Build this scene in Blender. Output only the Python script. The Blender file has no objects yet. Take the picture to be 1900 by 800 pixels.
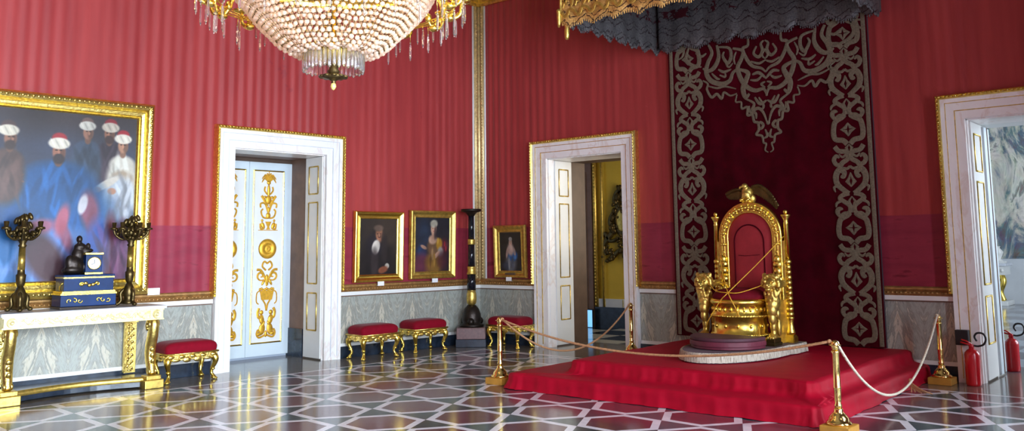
import bpy, bmesh, math, random
from mathutils import Matrix, Vector, Euler
random.seed(7)
PI = math.pi
SC = bpy.context.scene
COL = SC.collection
TH = 0.0726                      # the left wall is 4 degrees off square with the throne wall
RZL = PI/2 - TH                  # turn of things standing on the left wall (local x along the wall, local -y into the room)

# ------------------------------------------------------------------ helpers
def tag(o, label=None, cat=None, group=None, kind=None):
    if label: o['label'] = label
    if cat: o['category'] = cat
    if group: o['group'] = group
    if kind: o['kind'] = kind
    return o

def L(u, y, z=0.0):
    """left-wall coordinates (u along the wall, y<0 into the room) -> world"""
    c, s = math.cos(RZL), math.sin(RZL)
    return Vector((c*u - s*y, s*u + c*y, z))

def thing(name, label, cat, loc=(0, 0, 0), rz=0.0, group=None):
    o = bpy.data.objects.new(name, None)
    o.empty_display_size = 0.1
    COL.objects.link(o)
    o.location = loc
    o.rotation_euler = (0, 0, rz)
    return tag(o, label, cat, group)

def copy_tree(o, parent=None):
    c = o.copy(); COL.objects.link(c)
    c.parent = parent
    for ch in [k for k in bpy.data.objects if k.parent == o]:
        copy_tree(ch, c)
    return c

class MB:
    def __init__(s):
        s.v = []; s.f = []; s.mi = []; s.sm = []
    def add(s, vs, fs, mi=0, smooth=False, M=None):
        o = len(s.v)
        if M is not None:
            vs = [tuple(M @ Vector(p)) for p in vs]
        s.v += [tuple(p) for p in vs]
        s.f += [tuple(i+o for i in f) for f in fs]
        s.mi += [mi]*len(fs); s.sm += [smooth]*len(fs)
    def box(s, x0, x1, y0, y1, z0, z1, mi=0, M=None):
        vs = [(x, y, z) for z in (z0, z1) for y in (y0, y1) for x in (x0, x1)]
        s.add(vs, [(0, 2, 3, 1), (4, 5, 7, 6), (0, 1, 5, 4), (2, 6, 7, 3), (0, 4, 6, 2), (1, 3, 7, 5)], mi, False, M)
    def lathe(s, prof, n=24, c=(0, 0, 0), mi=0, smooth=True, M=None, sx=1.0, sy=1.0, cap=True):
        vs = []; fs = []
        for r, z in prof:
            for i in range(n):
                a = 2*PI*i/n
                vs.append((c[0]+r*sx*math.cos(a), c[1]+r*sy*math.sin(a), c[2]+z))
        for k in range(len(prof)-1):
            for i in range(n):
                j = (i+1) % n
                fs.append((k*n+i, k*n+j, (k+1)*n+j, (k+1)*n+i))
        s.add(vs, fs, mi, smooth, M)
        if cap:
            s.add(vs[:n], [tuple(reversed(range(n)))], mi, False, M)
            s.add(vs[-n:], [tuple(range(n))], mi, False, M)
    def tube(s, pts, r, n=8, mi=0, closed=False, smooth=True, M=None, flat=1.0):
        pts = [Vector(p) for p in pts]
        m = len(pts)
        rs = r if isinstance(r, (list, tuple)) else [r]*m
        vs = []; fs = []
        up = None
        for i, p in enumerate(pts):
            if closed: t = pts[(i+1) % m]-pts[i-1]
            else: t = pts[min(i+1, m-1)]-pts[max(i-1, 0)]
            if t.length < 1e-9: t = Vector((0, 0, 1))
            t.normalize()
            if up is None:
                up = Vector((0, 0, 1)) if abs(t.z) < .9 else Vector((1, 0, 0))
            a = up - t*up.dot(t)
            if a.length < 1e-6: a = t.orthogonal()
            a.normalize(); up = a
            b = t.cross(a)
            for k in range(n):
                q = 2*PI*k/n
                vs.append(p + (a*math.cos(q)*flat + b*math.sin(q))*rs[i])
        for i in range(m if closed else m-1):
            for k in range(n):
                k2 = (k+1) % n; i2 = (i+1) % m
                fs.append((i*n+k, i*n+k2, i2*n+k2, i2*n+k))
        if not closed:
            fs.append(tuple(reversed(range(n)))); fs.append(tuple(range((m-1)*n, m*n)))
        s.add(vs, fs, mi, smooth, M)
    def ell(s, c, r, n=14, m=9, mi=0, M=None, rot=None):
        vs = []; fs = []
        R = Euler(rot).to_matrix() if rot else None
        for j in range(m+1):
            b = PI*j/m - PI/2
            for i in range(n):
                a = 2*PI*i/n
                p = Vector((r[0]*math.cos(b)*math.cos(a), r[1]*math.cos(b)*math.sin(a), r[2]*math.sin(b)))
                if R: p = R @ p
                vs.append((c[0]+p.x, c[1]+p.y, c[2]+p.z))
        for j in range(m):
            for i in range(n):
                k = (i+1) % n
                fs.append((j*n+i, j*n+k, (j+1)*n+k, (j+1)*n+i))
        s.add(vs, fs, mi, True, M)
    def prism(s, poly, a0, a1, axis='y', mi=0, smooth=False, M=None):
        """extrude a 2D outline: axis y -> outline in (x,z), axis z -> (x,y), axis x -> (y,z)"""
        n = len(poly)
        def P(p, a):
            return {'y': (p[0], a, p[1]), 'z': (p[0], p[1], a), 'x': (a, p[0], p[1])}[axis]
        vs = [P(p, a0) for p in poly]+[P(p, a1) for p in poly]
        s.add(vs, [(i, (i+1) % n, n+(i+1) % n, n+i) for i in range(n)], mi, smooth, M)
        s.add(vs, [tuple(range(n)), tuple(reversed(range(n, 2*n)))], mi, False, M)
    def sheet(s, fn, nu, nv, mi=0, smooth=True, closeu=False, M=None):
        vs = [fn(i/(nu if closeu else nu), j/nv) for j in range(nv+1) for i in range(nu if closeu else nu+1)]
        w = nu if closeu else nu+1
        fs = []
        for j in range(nv):
            for i in range(nu):
                k = (i+1) % w
                fs.append((j*w+i, j*w+k, (j+1)*w+k, (j+1)*w+i))
        s.add(vs, fs, mi, smooth, M)
    def ribbon(s, pts, w, t, fn, mi=0):
        """flat raised band in 2D: pts (x,z), w half widths, t thickness; fn(x,z,h)->3D"""
        m = len(pts)
        ws = w if isinstance(w, (list, tuple)) else [w]*m
        vs = []; fs = []
        for i in range(m):
            a = pts[max(i-1, 0)]; b = pts[min(i+1, m-1)]
            dx, dz = b[0]-a[0], b[1]-a[1]
            l = math.hypot(dx, dz) or 1
            nx, nz = -dz/l, dx/l
            for sg, h in ((1, 0), (1, t*.6), (.55, t), (-.55, t), (-1, t*.6), (-1, 0)):
                vs.append(fn(pts[i][0]+nx*ws[i]*sg, pts[i][1]+nz*ws[i]*sg, h))
        for i in range(m-1):
            for k in range(5):
                fs.append((i*6+k, i*6+k+1, (i+1)*6+k+1, (i+1)*6+k))
        fs.append(tuple(range(6))); fs.append(tuple(range((m-1)*6, m*6)))
        s.add(vs, fs, mi, False)
    def build(s, name, mats, parent=None, loc=(0, 0, 0), rz=0.0, bevel=0, recalc=True, sub=0, wn=False):
        me = bpy.data.meshes.new(name)
        me.from_pydata(s.v, [], s.f)
        for m in (mats if isinstance(mats, (list, tuple)) else [mats]):
            me.materials.append(m)
        me.polygons.foreach_set('material_index', s.mi)
        me.polygons.foreach_set('use_smooth', s.sm)
        if recalc:
            bm = bmesh.new(); bm.from_mesh(me)
            bmesh.ops.remove_doubles(bm, verts=bm.verts, dist=1e-5)
            bmesh.ops.recalc_face_normals(bm, faces=bm.faces)
            bm.to_mesh(me); bm.free()
        me.update()
        o = bpy.data.objects.new(name, me)
        COL.objects.link(o)
        o.parent = parent
        o.location = loc
        o.rotation_euler = (0, 0, rz)
        if bevel:
            b = o.modifiers.new('Bevel', 'BEVEL'); b.width = bevel; b.segments = 2; b.limit_method = 'ANGLE'; b.angle_limit = .7
        if sub:
            b = o.modifiers.new('Sub', 'SUBSURF'); b.levels = sub; b.render_levels = sub
        return o

def sculpt(o, voxel=.008, smooth=4):
    r = o.modifiers.new('Remesh', 'REMESH'); r.mode = 'VOXEL'; r.voxel_size = voxel; r.use_smooth_shade = True
    if smooth:
        m = o.modifiers.new('Smooth', 'SMOOTH'); m.factor = .5; m.iterations = smooth
    return o

def catmull(pts, n=8, closed=False):
    out = []
    m = len(pts)
    d = len(pts[0])
    for i in range(m if closed else m-1):
        p0 = pts[(i-1) % m if closed else max(i-1, 0)]; p1 = pts[i]
        p2 = pts[(i+1) % m]; p3 = pts[(i+2) % m if closed else min(i+2, m-1)]
        for k in range(n):
            t = k/n
            out.append(tuple(.5*((2*p1[a]) + (-p0[a]+p2[a])*t + (2*p0[a]-5*p1[a]+4*p2[a]-p3[a])*t*t + (-p0[a]+3*p1[a]-3*p2[a]+p3[a])*t**3) for a in range(d)))
    if not closed: out.append(tuple(pts[-1]))
    return out

def spiral(cx, cz, r0, r1, a0, a1, n=22):
    return [(cx+(r0+(r1-r0)*i/n)*math.cos(a0+(a1-a0)*i/n), cz+(r0+(r1-r0)*i/n)*math.sin(a0+(a1-a0)*i/n)) for i in range(n+1)]

def taper(n, w0, w1, w2=None):
    """width list: w0 at start, w1 in the middle, w2 at end"""
    if w2 is None: w2 = w0
    r = []
    for i in range(n):
        t = i/(n-1)
        r.append(w0+(w1-w0)*math.sin(t*PI/2*2) if t < .5 else w2+(w1-w2)*math.sin(t*PI))
    return r

# ------------------------------------------------------------------ materials
def lin(c):
    return tuple(((x/255)/12.92 if x/255 <= .04045 else (((x/255)+.055)/1.055)**2.4) for x in c)

class N:
    """tiny node builder"""
    def __init__(s, name):
        s.m = bpy.data.materials.new(name); s.m.use_nodes = True
        s.t = s.m.node_tree; s.n = s.t.nodes; s.l = s.t.links
        s.b = s.n['Principled BSDF']; s.out = s.n['Material Output']
    def new(s, typ, **kw):
        n = s.n.new(typ)
        for k, v in kw.items(): setattr(n, k, v)
        return n
    def put(s, sock, v):
        if hasattr(v, 'is_linked') or isinstance(v, bpy.types.NodeSocket): s.l.new(v, sock)
        else:
            try: sock.default_value = v
            except TypeError: sock.default_value = tuple(v)+(1,)
            except ValueError: sock.default_value = tuple(v)+(1,)
    def math(s, op, a, b=None, c=None, clamp=False):
        n = s.new('ShaderNodeMath', operation=op, use_clamp=clamp)
        s.put(n.inputs[0], a)
        if b is not None: s.put(n.inputs[1], b)
        if c is not None: s.put(n.inputs[2], c)
        return n.outputs[0]
    def co(s, scale=None, kind='Object'):
        t = s.new('ShaderNodeTexCoord').outputs[kind]
        if scale is None: return t
        mp = s.new('ShaderNodeMapping'); s.l.new(t, mp.inputs[0]); mp.inputs['Scale'].default_value = scale
        return mp.outputs[0]
    def noise(s, vec, scale, detail=3, rough=.55, dist=0.0, out='Fac'):
        n = s.new('ShaderNodeTexNoise'); s.l.new(vec, n.inputs['Vector'])
        n.inputs['Scale'].default_value = scale; n.inputs['Detail'].default_value = detail
        n.inputs['Roughness'].default_value = rough; n.inputs['Distortion'].default_value = dist
        return n.outputs[out]
    def ramp(s, fac, stops, interp='LINEAR'):
        n = s.new('ShaderNodeValToRGB'); s.put(n.inputs[0], fac)
        e = n.color_ramp.elements; n.color_ramp.interpolation = interp
        while len(e) < len(stops): e.new(.5)
        for k, (p, c) in enumerate(stops):
            e[k].position = p; e[k].color = tuple(c)+(1,) if len(c) == 3 else c
        return n.outputs[0]
    def mix(s, fac, a, b, typ='MIX'):
        n = s.new('ShaderNodeMix', data_type='RGBA', blend_type=typ)
        s.put(n.inputs[0], fac); s.put(n.inputs[6], a); s.put(n.inputs[7], b)
        return n.outputs[2]
    def bump(s, h, strength=.3, dist=.01):
        n = s.new('ShaderNodeBump'); n.inputs['Strength'].default_value = strength; n.inputs['Distance'].default_value = dist
        s.l.new(h, n.inputs['Height']); s.l.new(n.outputs[0], s.b.inputs['Normal'])
    def set(s, **kw):
        for k, v in kw.items(): s.put(s.b.inputs[k.replace('_', ' ')], v)
        return s

def simple(name, rgb, rough=.5, metal=0.0, var=.12, scale=8.0, bump=0.0, bscale=40.0, spec=.5, coat=0.0, sheen=0.0):
    s = N(name); c = lin(rgb); v = s.co()
    nz = s.noise(v, scale, 4)
    d = tuple(x*(1-var) for x in c); u = tuple(min(1, x*(1+var)) for x in c)
    s.set(Base_Color=s.ramp(nz, [(.3, d), (.7, u)]), Roughness=rough, Metallic=metal)
    s.b.inputs['Specular IOR Level'].default_value = spec
    if coat: s.b.inputs['Coat Weight'].default_value = coat; s.b.inputs['Coat Roughness'].default_value = .12
    if sheen: s.b.inputs['Sheen Weight'].default_value = sheen; s.b.inputs['Sheen Roughness'].default_value = .4
    if bump: s.bump(s.noise(v, bscale, 3), bump, .004)
    return s.m

def emit(name, rgb, strength):
    s = N(name); s.set(Base_Color=(1, 1, 1), Roughness=.5)
    s.b.inputs['Emission Color'].default_value = tuple(lin(rgb))+(1,); s.b.inputs['Emission Strength'].default_value = strength
    return s.m

M = {}
M['gold'] = simple('gilded_wood', (250, 212, 102), .27, 1.0, .18, 14, .35, 60)
M['gold_dull'] = simple('worn_gilding', (216, 184, 96), .38, .9, .3, 18, .5, 70)
M['gold_carved'] = simple('carved_gilding', (246, 210, 120), .3, 1.0, .25, 30, .9, 45)
M['gilt_ledge'] = simple('brownish_gilt_ledge', (168, 128, 78), .45, .6, .3, 18, .5, 70)
M['gold_orn'] = simple('gilded_relief', (222, 168, 54), .4, .65, .2, 20, .3, 60)
M['corner_gilt'] = simple('pale_corner_gilding', (232, 204, 146), .4, .5, .25, 18, .4, 60)
M['apron_gilt'] = simple('pale_gilt_apron', (246, 226, 164), .35, .7, .15, 30, .5, 60)
M['brass'] = simple('polished_brass', (248, 220, 136), .16, 1.0, .06, 6, .05, 20)
M['bronze'] = simple('dark_bronze', (92, 76, 44), .36, .85, .35, 12, .3, 40)
M['bronze_dark'] = simple('black_bronze', (50, 42, 38), .38, .7, .3, 12, .3, 40)
M['white_paint'] = simple('white_lacquer', (226, 226, 224), .32, 0, .04, 3)
M['leaf_paint'] = simple('pale_blue_door_paint', (206, 218, 226), .35, 0, .06, 2.5)
M['brown_wood'] = simple('brown_reveal_wood', (112, 84, 70), .5, 0, .2, 5)
M['dark_wood'] = simple('dark_reveal_wood', (84, 64, 52), .5, 0, .2, 5)
M['ochre_wood'] = simple('ochre_wood', (186, 134, 52), .45, 0, .15, 8)
M['black_stone'] = simple('blue_black_base_marble', (34, 44, 58), .22, 0, .5, 9)
M['velvet'] = simple('crimson_velvet', (126, 2, 28), .8, 0, .12, 10, .1, 60, .15, 0, .08)
M['cloth_red'] = simple('red_dais_cloth', (166, 2, 36), .6, 0, .08, 6, .12, 90, .2)
M['velvet_dark'] = simple('dark_red_velvet', (66, 1, 14), .9, 0, .3, 5, .1, 60, .08)
M['cushion_dark'] = simple('worn_red_cushion', (146, 40, 46), .75, 0, .15, 7, .1, 60, .2)
M['cushion_seat'] = simple('dark_seat_velvet', (104, 10, 26), .8, 0, .2, 9, .1, 60, .15)
M['maroon'] = simple('maroon_leather', (104, 40, 56), .45, 0, .15, 7, .1, 40)
def m_fringe():
    s = N('grey_beige_fringe')
    n = s.noise(s.co((70, 70, 1.5)), 1.0, 3, .7)
    s.set(Base_Color=s.ramp(n, [(.32, lin((96, 80, 64))), (.46, lin((190, 178, 160))), (.7, lin((214, 206, 194)))]), Roughness=.85)
    s.bump(n, .8, .01)
    return s.m
M['fringe'] = m_fringe()
M['rope_bronze'] = simple('bronze_coloured_rope', (196, 146, 104), .5, .2, .25, 60, .6, 220)
M['rope_lit'] = simple('lit_rope', (226, 212, 190), .6, 0, .15, 60, .5, 220)  # the barrier rope again, with the light on it put into the colour
M['cord'] = simple('yellow_cord', (226, 168, 44), .55, .1, .2, 60, .4, 220)
M['porphyry'] = simple('purple_porphyry', (112, 84, 84), .3, 0, .3, 30)
M['black_polish'] = simple('polished_black_shaft', (20, 22, 30), .1, 0, .3, 6)
M['ext_red'] = simple('extinguisher_red', (196, 16, 30), .25, 0, .05, 4, coat=.5)
M['black_rubber'] = simple('black_rubber', (24, 24, 26), .5, 0, .2, 10)
M['card'] = simple('white_card', (238, 238, 240), .6, 0, .03, 5)
M['clock_blue'] = simple('deep_blue_enamel', (4, 42, 92), .35, 0, .3, 5, spec=.25)
M['cream'] = simple('dimmed_ceiling_paint', (112, 100, 88), .7, 0, .04, 2)  # ceiling tone darkened to cut bounced light
M['grey_top'] = simple('pale_grey_marble_top', (210, 214, 224), .2, 0, .1, 6)
M['yellow_wall'] = simple('yellow_silk_wall', (196, 164, 52), .7, 0, .1, 2.5)
M['grey_wall'] = simple('grey_white_wall', (206, 210, 216), .7, 0, .06, 2)
M['blue_glow'] = emit('lit_blue_screen', (60, 170, 240), 1.2)
M['bulb'] = emit('warm_bulb', (255, 208, 140), 14)
M['dial'] = simple('white_enamel_dial', (244, 246, 248), .25, 0, .02, 5)

def m_wall_fabric():
    s = N('red_pleated_silk'); v = s.co()
    sep = s.new('ShaderNodeSeparateXYZ'); s.l.new(v, sep.inputs[0])
    streak = s.noise(s.co((3.0, 3.0, .25)), 2.2, 4)
    spots = s.noise(v, 1.1, 5, .6)
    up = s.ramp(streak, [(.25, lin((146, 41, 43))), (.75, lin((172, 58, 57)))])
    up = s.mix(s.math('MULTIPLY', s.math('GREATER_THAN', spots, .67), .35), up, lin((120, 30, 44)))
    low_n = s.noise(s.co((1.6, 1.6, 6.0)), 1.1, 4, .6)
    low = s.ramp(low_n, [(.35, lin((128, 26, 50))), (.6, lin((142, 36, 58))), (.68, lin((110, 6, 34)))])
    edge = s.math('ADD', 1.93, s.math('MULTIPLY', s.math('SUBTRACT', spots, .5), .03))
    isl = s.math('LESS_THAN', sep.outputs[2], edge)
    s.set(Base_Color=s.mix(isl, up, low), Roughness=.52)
    s.b.inputs['Specular IOR Level'].default_value = .35
    s.b.inputs['Sheen Weight'].default_value = .15
    s.bump(s.noise(s.co((60, 60, 3)), 3, 2), .08, .003)
    return s.m
M['fabric'] = m_wall_fabric()

def m_dado():
    s = N('book_matched_grey_marble'); v = s.co()
    sep = s.new('ShaderNodeSeparateXYZ'); s.l.new(v, sep.inputs[0])
    tri = s.math('PINGPONG', sep.outputs[0], .30)
    comb = s.new('ShaderNodeCombineXYZ')
    s.put(comb.inputs[0], s.math('SUBTRACT', s.math('MULTIPLY', tri, 2.2), s.math('MULTIPLY', sep.outputs[2], .95)))
    s.put(comb.inputs[1], s.math('MULTIPLY', tri, .9)); s.put(comb.inputs[2], s.math('MULTIPLY', sep.outputs[2], .35))
    n1 = s.noise(comb.outputs[0], 5.5, 6, .6, .6)
    n2 = s.noise(comb.outputs[0], 17, 4, .6, .4)
    a = s.math('ADD', s.math('MULTIPLY', n1, .7), s.math('MULTIPLY', n2, .3))
    c = s.ramp(a, [(.28, lin((112, 118, 116))), (.44, lin((164, 166, 158))), (.52, lin((138, 138, 130))), (.58, lin((196, 190, 174))), (.72, lin((156, 142, 122)))])
    s.set(Base_Color=c, Roughness=.22)
    return s.m
M['dado'] = m_dado()

def m_white_marble():
    s = N('white_pink_marble'); v = s.co()
    n1 = s.noise(s.co((1.5, 1.5, .6)), 2.2, 6, .6, 1.2)
    c = s.ramp(n1, [(.3, lin((238, 234, 232))), (.52, lin((242, 239, 238))), (.57, lin((230, 218, 212))), (.62, lin((240, 236, 234)))])
    s.set(Base_Color=c, Roughness=.28)
    return s.m
M['marble'] = m_white_marble()

def m_floor():
    s = N('inlaid_marble_floor')
    geo = s.co()
    sep = s.new('ShaderNodeSeparateXYZ'); s.l.new(geo, sep.inputs[0])
    X, Y = sep.outputs[0], sep.outputs[1]
    c, sn = math.cos(TH), math.sin(TH)
    lx = s.math('SUBTRACT', s.math('MULTIPLY', X, c), s.math('MULTIPLY', Y, sn))
    ly = s.math('ADD', s.math('MULTIPLY', X, sn), s.math('MULTIPLY', Y, c))
    a, b = .4213, .7036
    x = s.math('DIVIDE', s.math('SUBTRACT', lx, 2.8606), a)
    y = s.math('DIVIDE', s.math('ADD', ly, 4.9318), b)
    fy = s.math('FRACT', y)
    ss = s.math('MULTIPLY', s.math('ADD', x, y), .5)
    tt = s.math('MULTIPLY', s.math('SUBTRACT', s.math('SUBTRACT', x, y), 1.0), .5)
    ft = s.math('FRACT', tt); fs = s.math('FRACT', ss)
    def edge(f): return s.math('MINIMUM', f, s.math('SUBTRACT', 1.0, f))
    k = 2/math.sqrt(1/a**2+1/b**2)
    d = s.math('MINIMUM', s.math('MULTIPLY', edge(fy), b), s.math('MINIMUM', s.math('MULTIPLY', edge(fs), k), s.math('MULTIPLY', edge(ft), k)))
    su = s.math('ADD', ft, fy)
    tri = s.math('MAXIMUM', s.math('LESS_THAN', su, .5), s.math('GREATER_THAN', su, 1.5))
    isw = s.math('LESS_THAN', d, .074)
    # per tile tone
    cell = s.new('ShaderNodeCombineXYZ')
    s.put(cell.inputs[0], s.math('FLOOR', ss)); s.put(cell.inputs[1], s.math('FLOOR', y)); s.put(cell.inputs[2], s.math('FLOOR', tt))
    wn = s.new('ShaderNodeTexWhiteNoise'); s.l.new(cell.outputs[0], wn.inputs['Vector'])
    vein = s.noise(s.co((1, 3, 1)), 5, 5, .6, .8)
    tone = s.math('ADD', s.math('MULTIPLY', wn.outputs[0], .5), s.math('MULTIPLY', vein, .5))
    hexc = s.ramp(tone, [(.2, lin((78, 48, 58))), (.5, lin((100, 66, 76))), (.8, lin((120, 84, 92)))])
    tric = s.ramp(tone, [(.2, lin((30, 54, 62))), (.5, lin((46, 78, 86))), (.8, lin((72, 98, 102)))])
    whc = s.ramp(vein, [(.3, lin((222, 218, 228))), (.7, lin((240, 236, 242)))])
    col = s.mix(tri, s.mix(isw, hexc, whc), tric)
    # plain border along the two walls, with a white fillet
    bl = s.math('SUBTRACT', lx, .84); bw = s.math('SUBTRACT', -.76, Y)
    bd = s.math('MINIMUM', bl, bw)
    border = s.math('LESS_THAN', bd, 0.0)
    fil = s.math('LESS_THAN', bd, .06)
    bcol = s.ramp(vein, [(.3, lin((92, 84, 78))), (.7, lin((126, 116, 106)))])
    col = s.mix(fil, col, whc)
    col = s.mix(border, col, bcol)
    s.set(Base_Color=col, Roughness=s.math('ADD', .10, s.math('MULTIPLY', vein, .1)))
    s.b.inputs['Specular IOR Level'].default_value = .5
    s.b.inputs['Coat Weight'].default_value = .08; s.b.inputs['Coat Roughness'].default_value = .08
    s.bump(s.noise(geo, 3.0, 2), .02, .01)
    return s.m
M['floor'] = m_floor()

def m_stripe_floor(name, c1, c2, sc):
    s = N(name); v = s.co((sc, sc, 1))
    ch = s.new('ShaderNodeTexChecker'); s.l.new(v, ch.inputs['Vector']); ch.inputs['Scale'].default_value = 1
    ch.inputs['Color1'].default_value = tuple(lin(c1))+(1,); ch.inputs['Color2'].default_value = tuple(lin(c2))+(1,)
    s.set(Base_Color=ch.outputs[0], Roughness=.15)
    return s.m
M['floor_check'] = m_stripe_floor('black_and_white_floor', (180, 178, 170), (30, 30, 32), 1.4)
M['floor_grey'] = m_stripe_floor('grey_chequer_floor', (150, 156, 166), (96, 92, 100), 1.2)

def m_embroid():
    s = N('silver_gilt_embroidery'); v = s.co()
    n = s.noise(v, 60, 2)
    s.set(Base_Color=s.ramp(n, [(.3, lin((98, 88, 72))), (.7, lin((128, 116, 96)))]), Roughness=.65, Metallic=.2)
    s.bump(n, .4, .003)
    return s.m
M['embroid'] = m_embroid()

def m_valance(nm, ca, cb, me):
    s = N(nm); v = s.co()
    sep = s.new('ShaderNodeSeparateXYZ'); s.l.new(v, sep.inputs[0])
    n1 = s.noise(v, 4.0, 4, .6, .8); n3 = s.noise(v, 14, 4, .6)
    fine = s.noise(v, 45, 3)
    u = s.math('ADD', sep.outputs[0], sep.outputs[1])
    zig = s.math('MULTIPLY', s.math('PINGPONG', s.math('ADD', u, s.math('MULTIPLY', n3, .12)), .17), .55)
    zz = s.math('ADD', s.math('ADD', sep.outputs[2], zig), s.math('ADD', s.math('MULTIPLY', n1, .16), s.math('MULTIPLY', n3, .10)))
    cyc = s.math('MODULO', zz, .24)
    line = s.math('MAXIMUM', s.math('LESS_THAN', s.math('ABSOLUTE', s.math('SUBTRACT', cyc, .05)), .007), s.math('LESS_THAN', s.math('ABSOLUTE', s.math('SUBTRACT', cyc, .13)), .006))
    patch = s.math('MULTIPLY', s.math('GREATER_THAN', n1, .54), s.math('LESS_THAN', s.math('ABSOLUTE', s.math('SUBTRACT', s.math('ADD', sep.outputs[2], s.math('MULTIPLY', n3, .1)), 5.0)), .07))
    base = s.ramp(fine, [(.3, lin(ca)), (.7, lin(cb))])
    c = s.mix(line, base, lin((40, 18, 24))); c = s.mix(patch, c, lin((70, 8, 20)))
    s.set(Base_Color=c, Roughness=.55, Metallic=me)
    s.bump(s.math('ADD', s.math('MULTIPLY', n3, .8), s.math('MULTIPLY', fine, .10)), .5, .02)
    return s.m
M['valance'] = m_valance('shaded_lace', (74, 71, 75), (108, 103, 103), .3)  # inner valances: shade put into the lace colour
M['valance_lit'] = m_valance('lit_lace', (176, 128, 70), (226, 178, 104), .5)  # same lace on the front, chandelier light put into its colour

def m_tapestry():
    s = N('woven_tapestry'); v = s.co((1, 1, .55))
    n1 = s.noise(s.co((1, 1, .45)), 1.5, 7, .66, 1.2)
    n2 = s.noise(v, 5.0, 4, .6, .6, 'Color')
    c = s.ramp(n1, [(.30, lin((30, 30, 44))), (.38, lin((84, 50, 56))), (.44, lin((60, 100, 120))), (.50, lin((190, 186, 172))), (.57, lin((226, 222, 208))), (.62, lin((120, 130, 120))), (.67, lin((140, 46, 54))), (.74, lin((40, 44, 60)))])
    c = s.mix(.18, c, n2)
    s.set(Base_Color=c, Roughness=.9)
    return s.m
M['tapestry'] = m_tapestry()

def m_bead():
    s = N('cut_glass_bead')
    d = s.new('ShaderNodeBsdfDiffuse'); d.inputs[0].default_value = (.93, .84, .76, 1)
    t = s.new('ShaderNodeBsdfTranslucent'); nz = s.noise(s.co(), 30, 2)
    s.l.new(s.ramp(nz, [(.3, (.95, .76, .60)), (.7, (1, .88, .76))]), t.inputs[0])
    g = s.new('ShaderNodeBsdfGlossy'); g.inputs['Roughness'].default_value = .15
    m1 = s.new('ShaderNodeMixShader'); m1.inputs[0].default_value = .78
    s.l.new(d.outputs[0], m1.inputs[1]); s.l.new(t.outputs[0], m1.inputs[2])
    m2 = s.new('ShaderNodeMixShader'); m2.inputs[0].default_value = .12
    s.l.new(m1.outputs[0], m2.inputs[1]); s.l.new(g.outputs[0], m2.inputs[2])
    s.l.new(m2.outputs[0], s.out.inputs[0])
    return s.m
M['bead'] = m_bead()

def m_crystal():
    s = N('clear_crystal'); nz = s.noise(s.co(), 20, 2)
    s.set(Base_Color=s.ramp(nz, [(.3, (.9, .88, .9)), (.7, (1, .98, .97))]), Roughness=.06)
    s.b.inputs['Transmission Weight'].default_value = .95
    s.b.inputs['IOR'].default_value = 1.5
    return s.m
M['crystal'] = m_crystal()

def m_attr(name, rough=.4):
    s = N(name)
    a = s.new('ShaderNodeAttribute'); a.attribute_name = 'Paint'
    n = s.noise(s.co(), 24, 5)
    c = s.mix(.25, a.outputs[0], s.ramp(n, [(.3, (.35, .35, .35)), (.7, (.65, .65, .65))]), 'OVERLAY')
    s.set(Base_Color=c, Roughness=rough)
    s.b.inputs['Specular IOR Level'].default_value = .4
    s.bump(n, .15, .003)
    return s.m
M['canvas'] = m_attr('oil_on_canvas')

# ------------------------------------------------------------------ the setting
def frame_sweep(mb, u0, u1, z0, z1, prof, closed=False, mi=0, smooth=False):
    """moulding round a rectangle in the wall plane; prof: (outward offset d, projection w into the room)"""
    n = len(prof)
    rings = []
    if closed:
        for (u, z, su, sz) in ((u0, z0, -1, -1), (u0, z1, -1, 1), (u1, z1, 1, 1), (u1, z0, 1, -1)):
            rings.append([(u+su*d, -w, z+sz*d) for d, w in prof])
    else:
        for (u, z, su, sz) in ((u0, z0, -1, 0), (u0, z1, -1, 1), (u1, z1, 1, 1), (u1, z0, 1, 0)):
            rings.append([(u+su*d, -w, z+sz*d) for d, w in prof])
    vs = [p for r in rings for p in r]
    fs = []
    m = 4 if closed else 3
    for i in range(m):
        j = (i+1) % 4
        for k in range(n-1):
            fs.append((i*n+k, i*n+k+1, j*n+k+1, j*n+k))
        fs.append((i*n+n-1, i*n, j*n, j*n+n-1))
    if not closed:
        fs.append(tuple(range(n))); fs.append(tuple(range(3*n, 4*n)))
    mb.add(vs, fs, mi, smooth)

def egg(mb, u0, u1, z0, z1, d, w, closed, step, r, mi=0, zmin=None):
    """row of beads along a moulding"""
    def seg(a, b):
        l = math.hypot(b[0]-a[0], b[1]-a[1]); n = max(1, int(l/step))
        horiz = abs(b[1]-a[1]) < 1e-6
        for i in range(n):
            t = (i+.5)/n
            rr = (r[0], r[1], r[2]) if horiz else (r[2], r[1], r[0])
            mb.ell((a[0]+(b[0]-a[0])*t, -w, a[1]+(b[1]-a[1])*t), rr, 6, 4, mi)
    zb = z0-d if closed else z0
    seg((u0-d, zb), (u0-d, z1+d)); seg((u0-d, z1+d), (u1+d, z1+d)); seg((u1+d, z1+d), (u1+d, zb))
    if closed: seg((u0-d, zb), (u1+d, zb))

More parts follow.
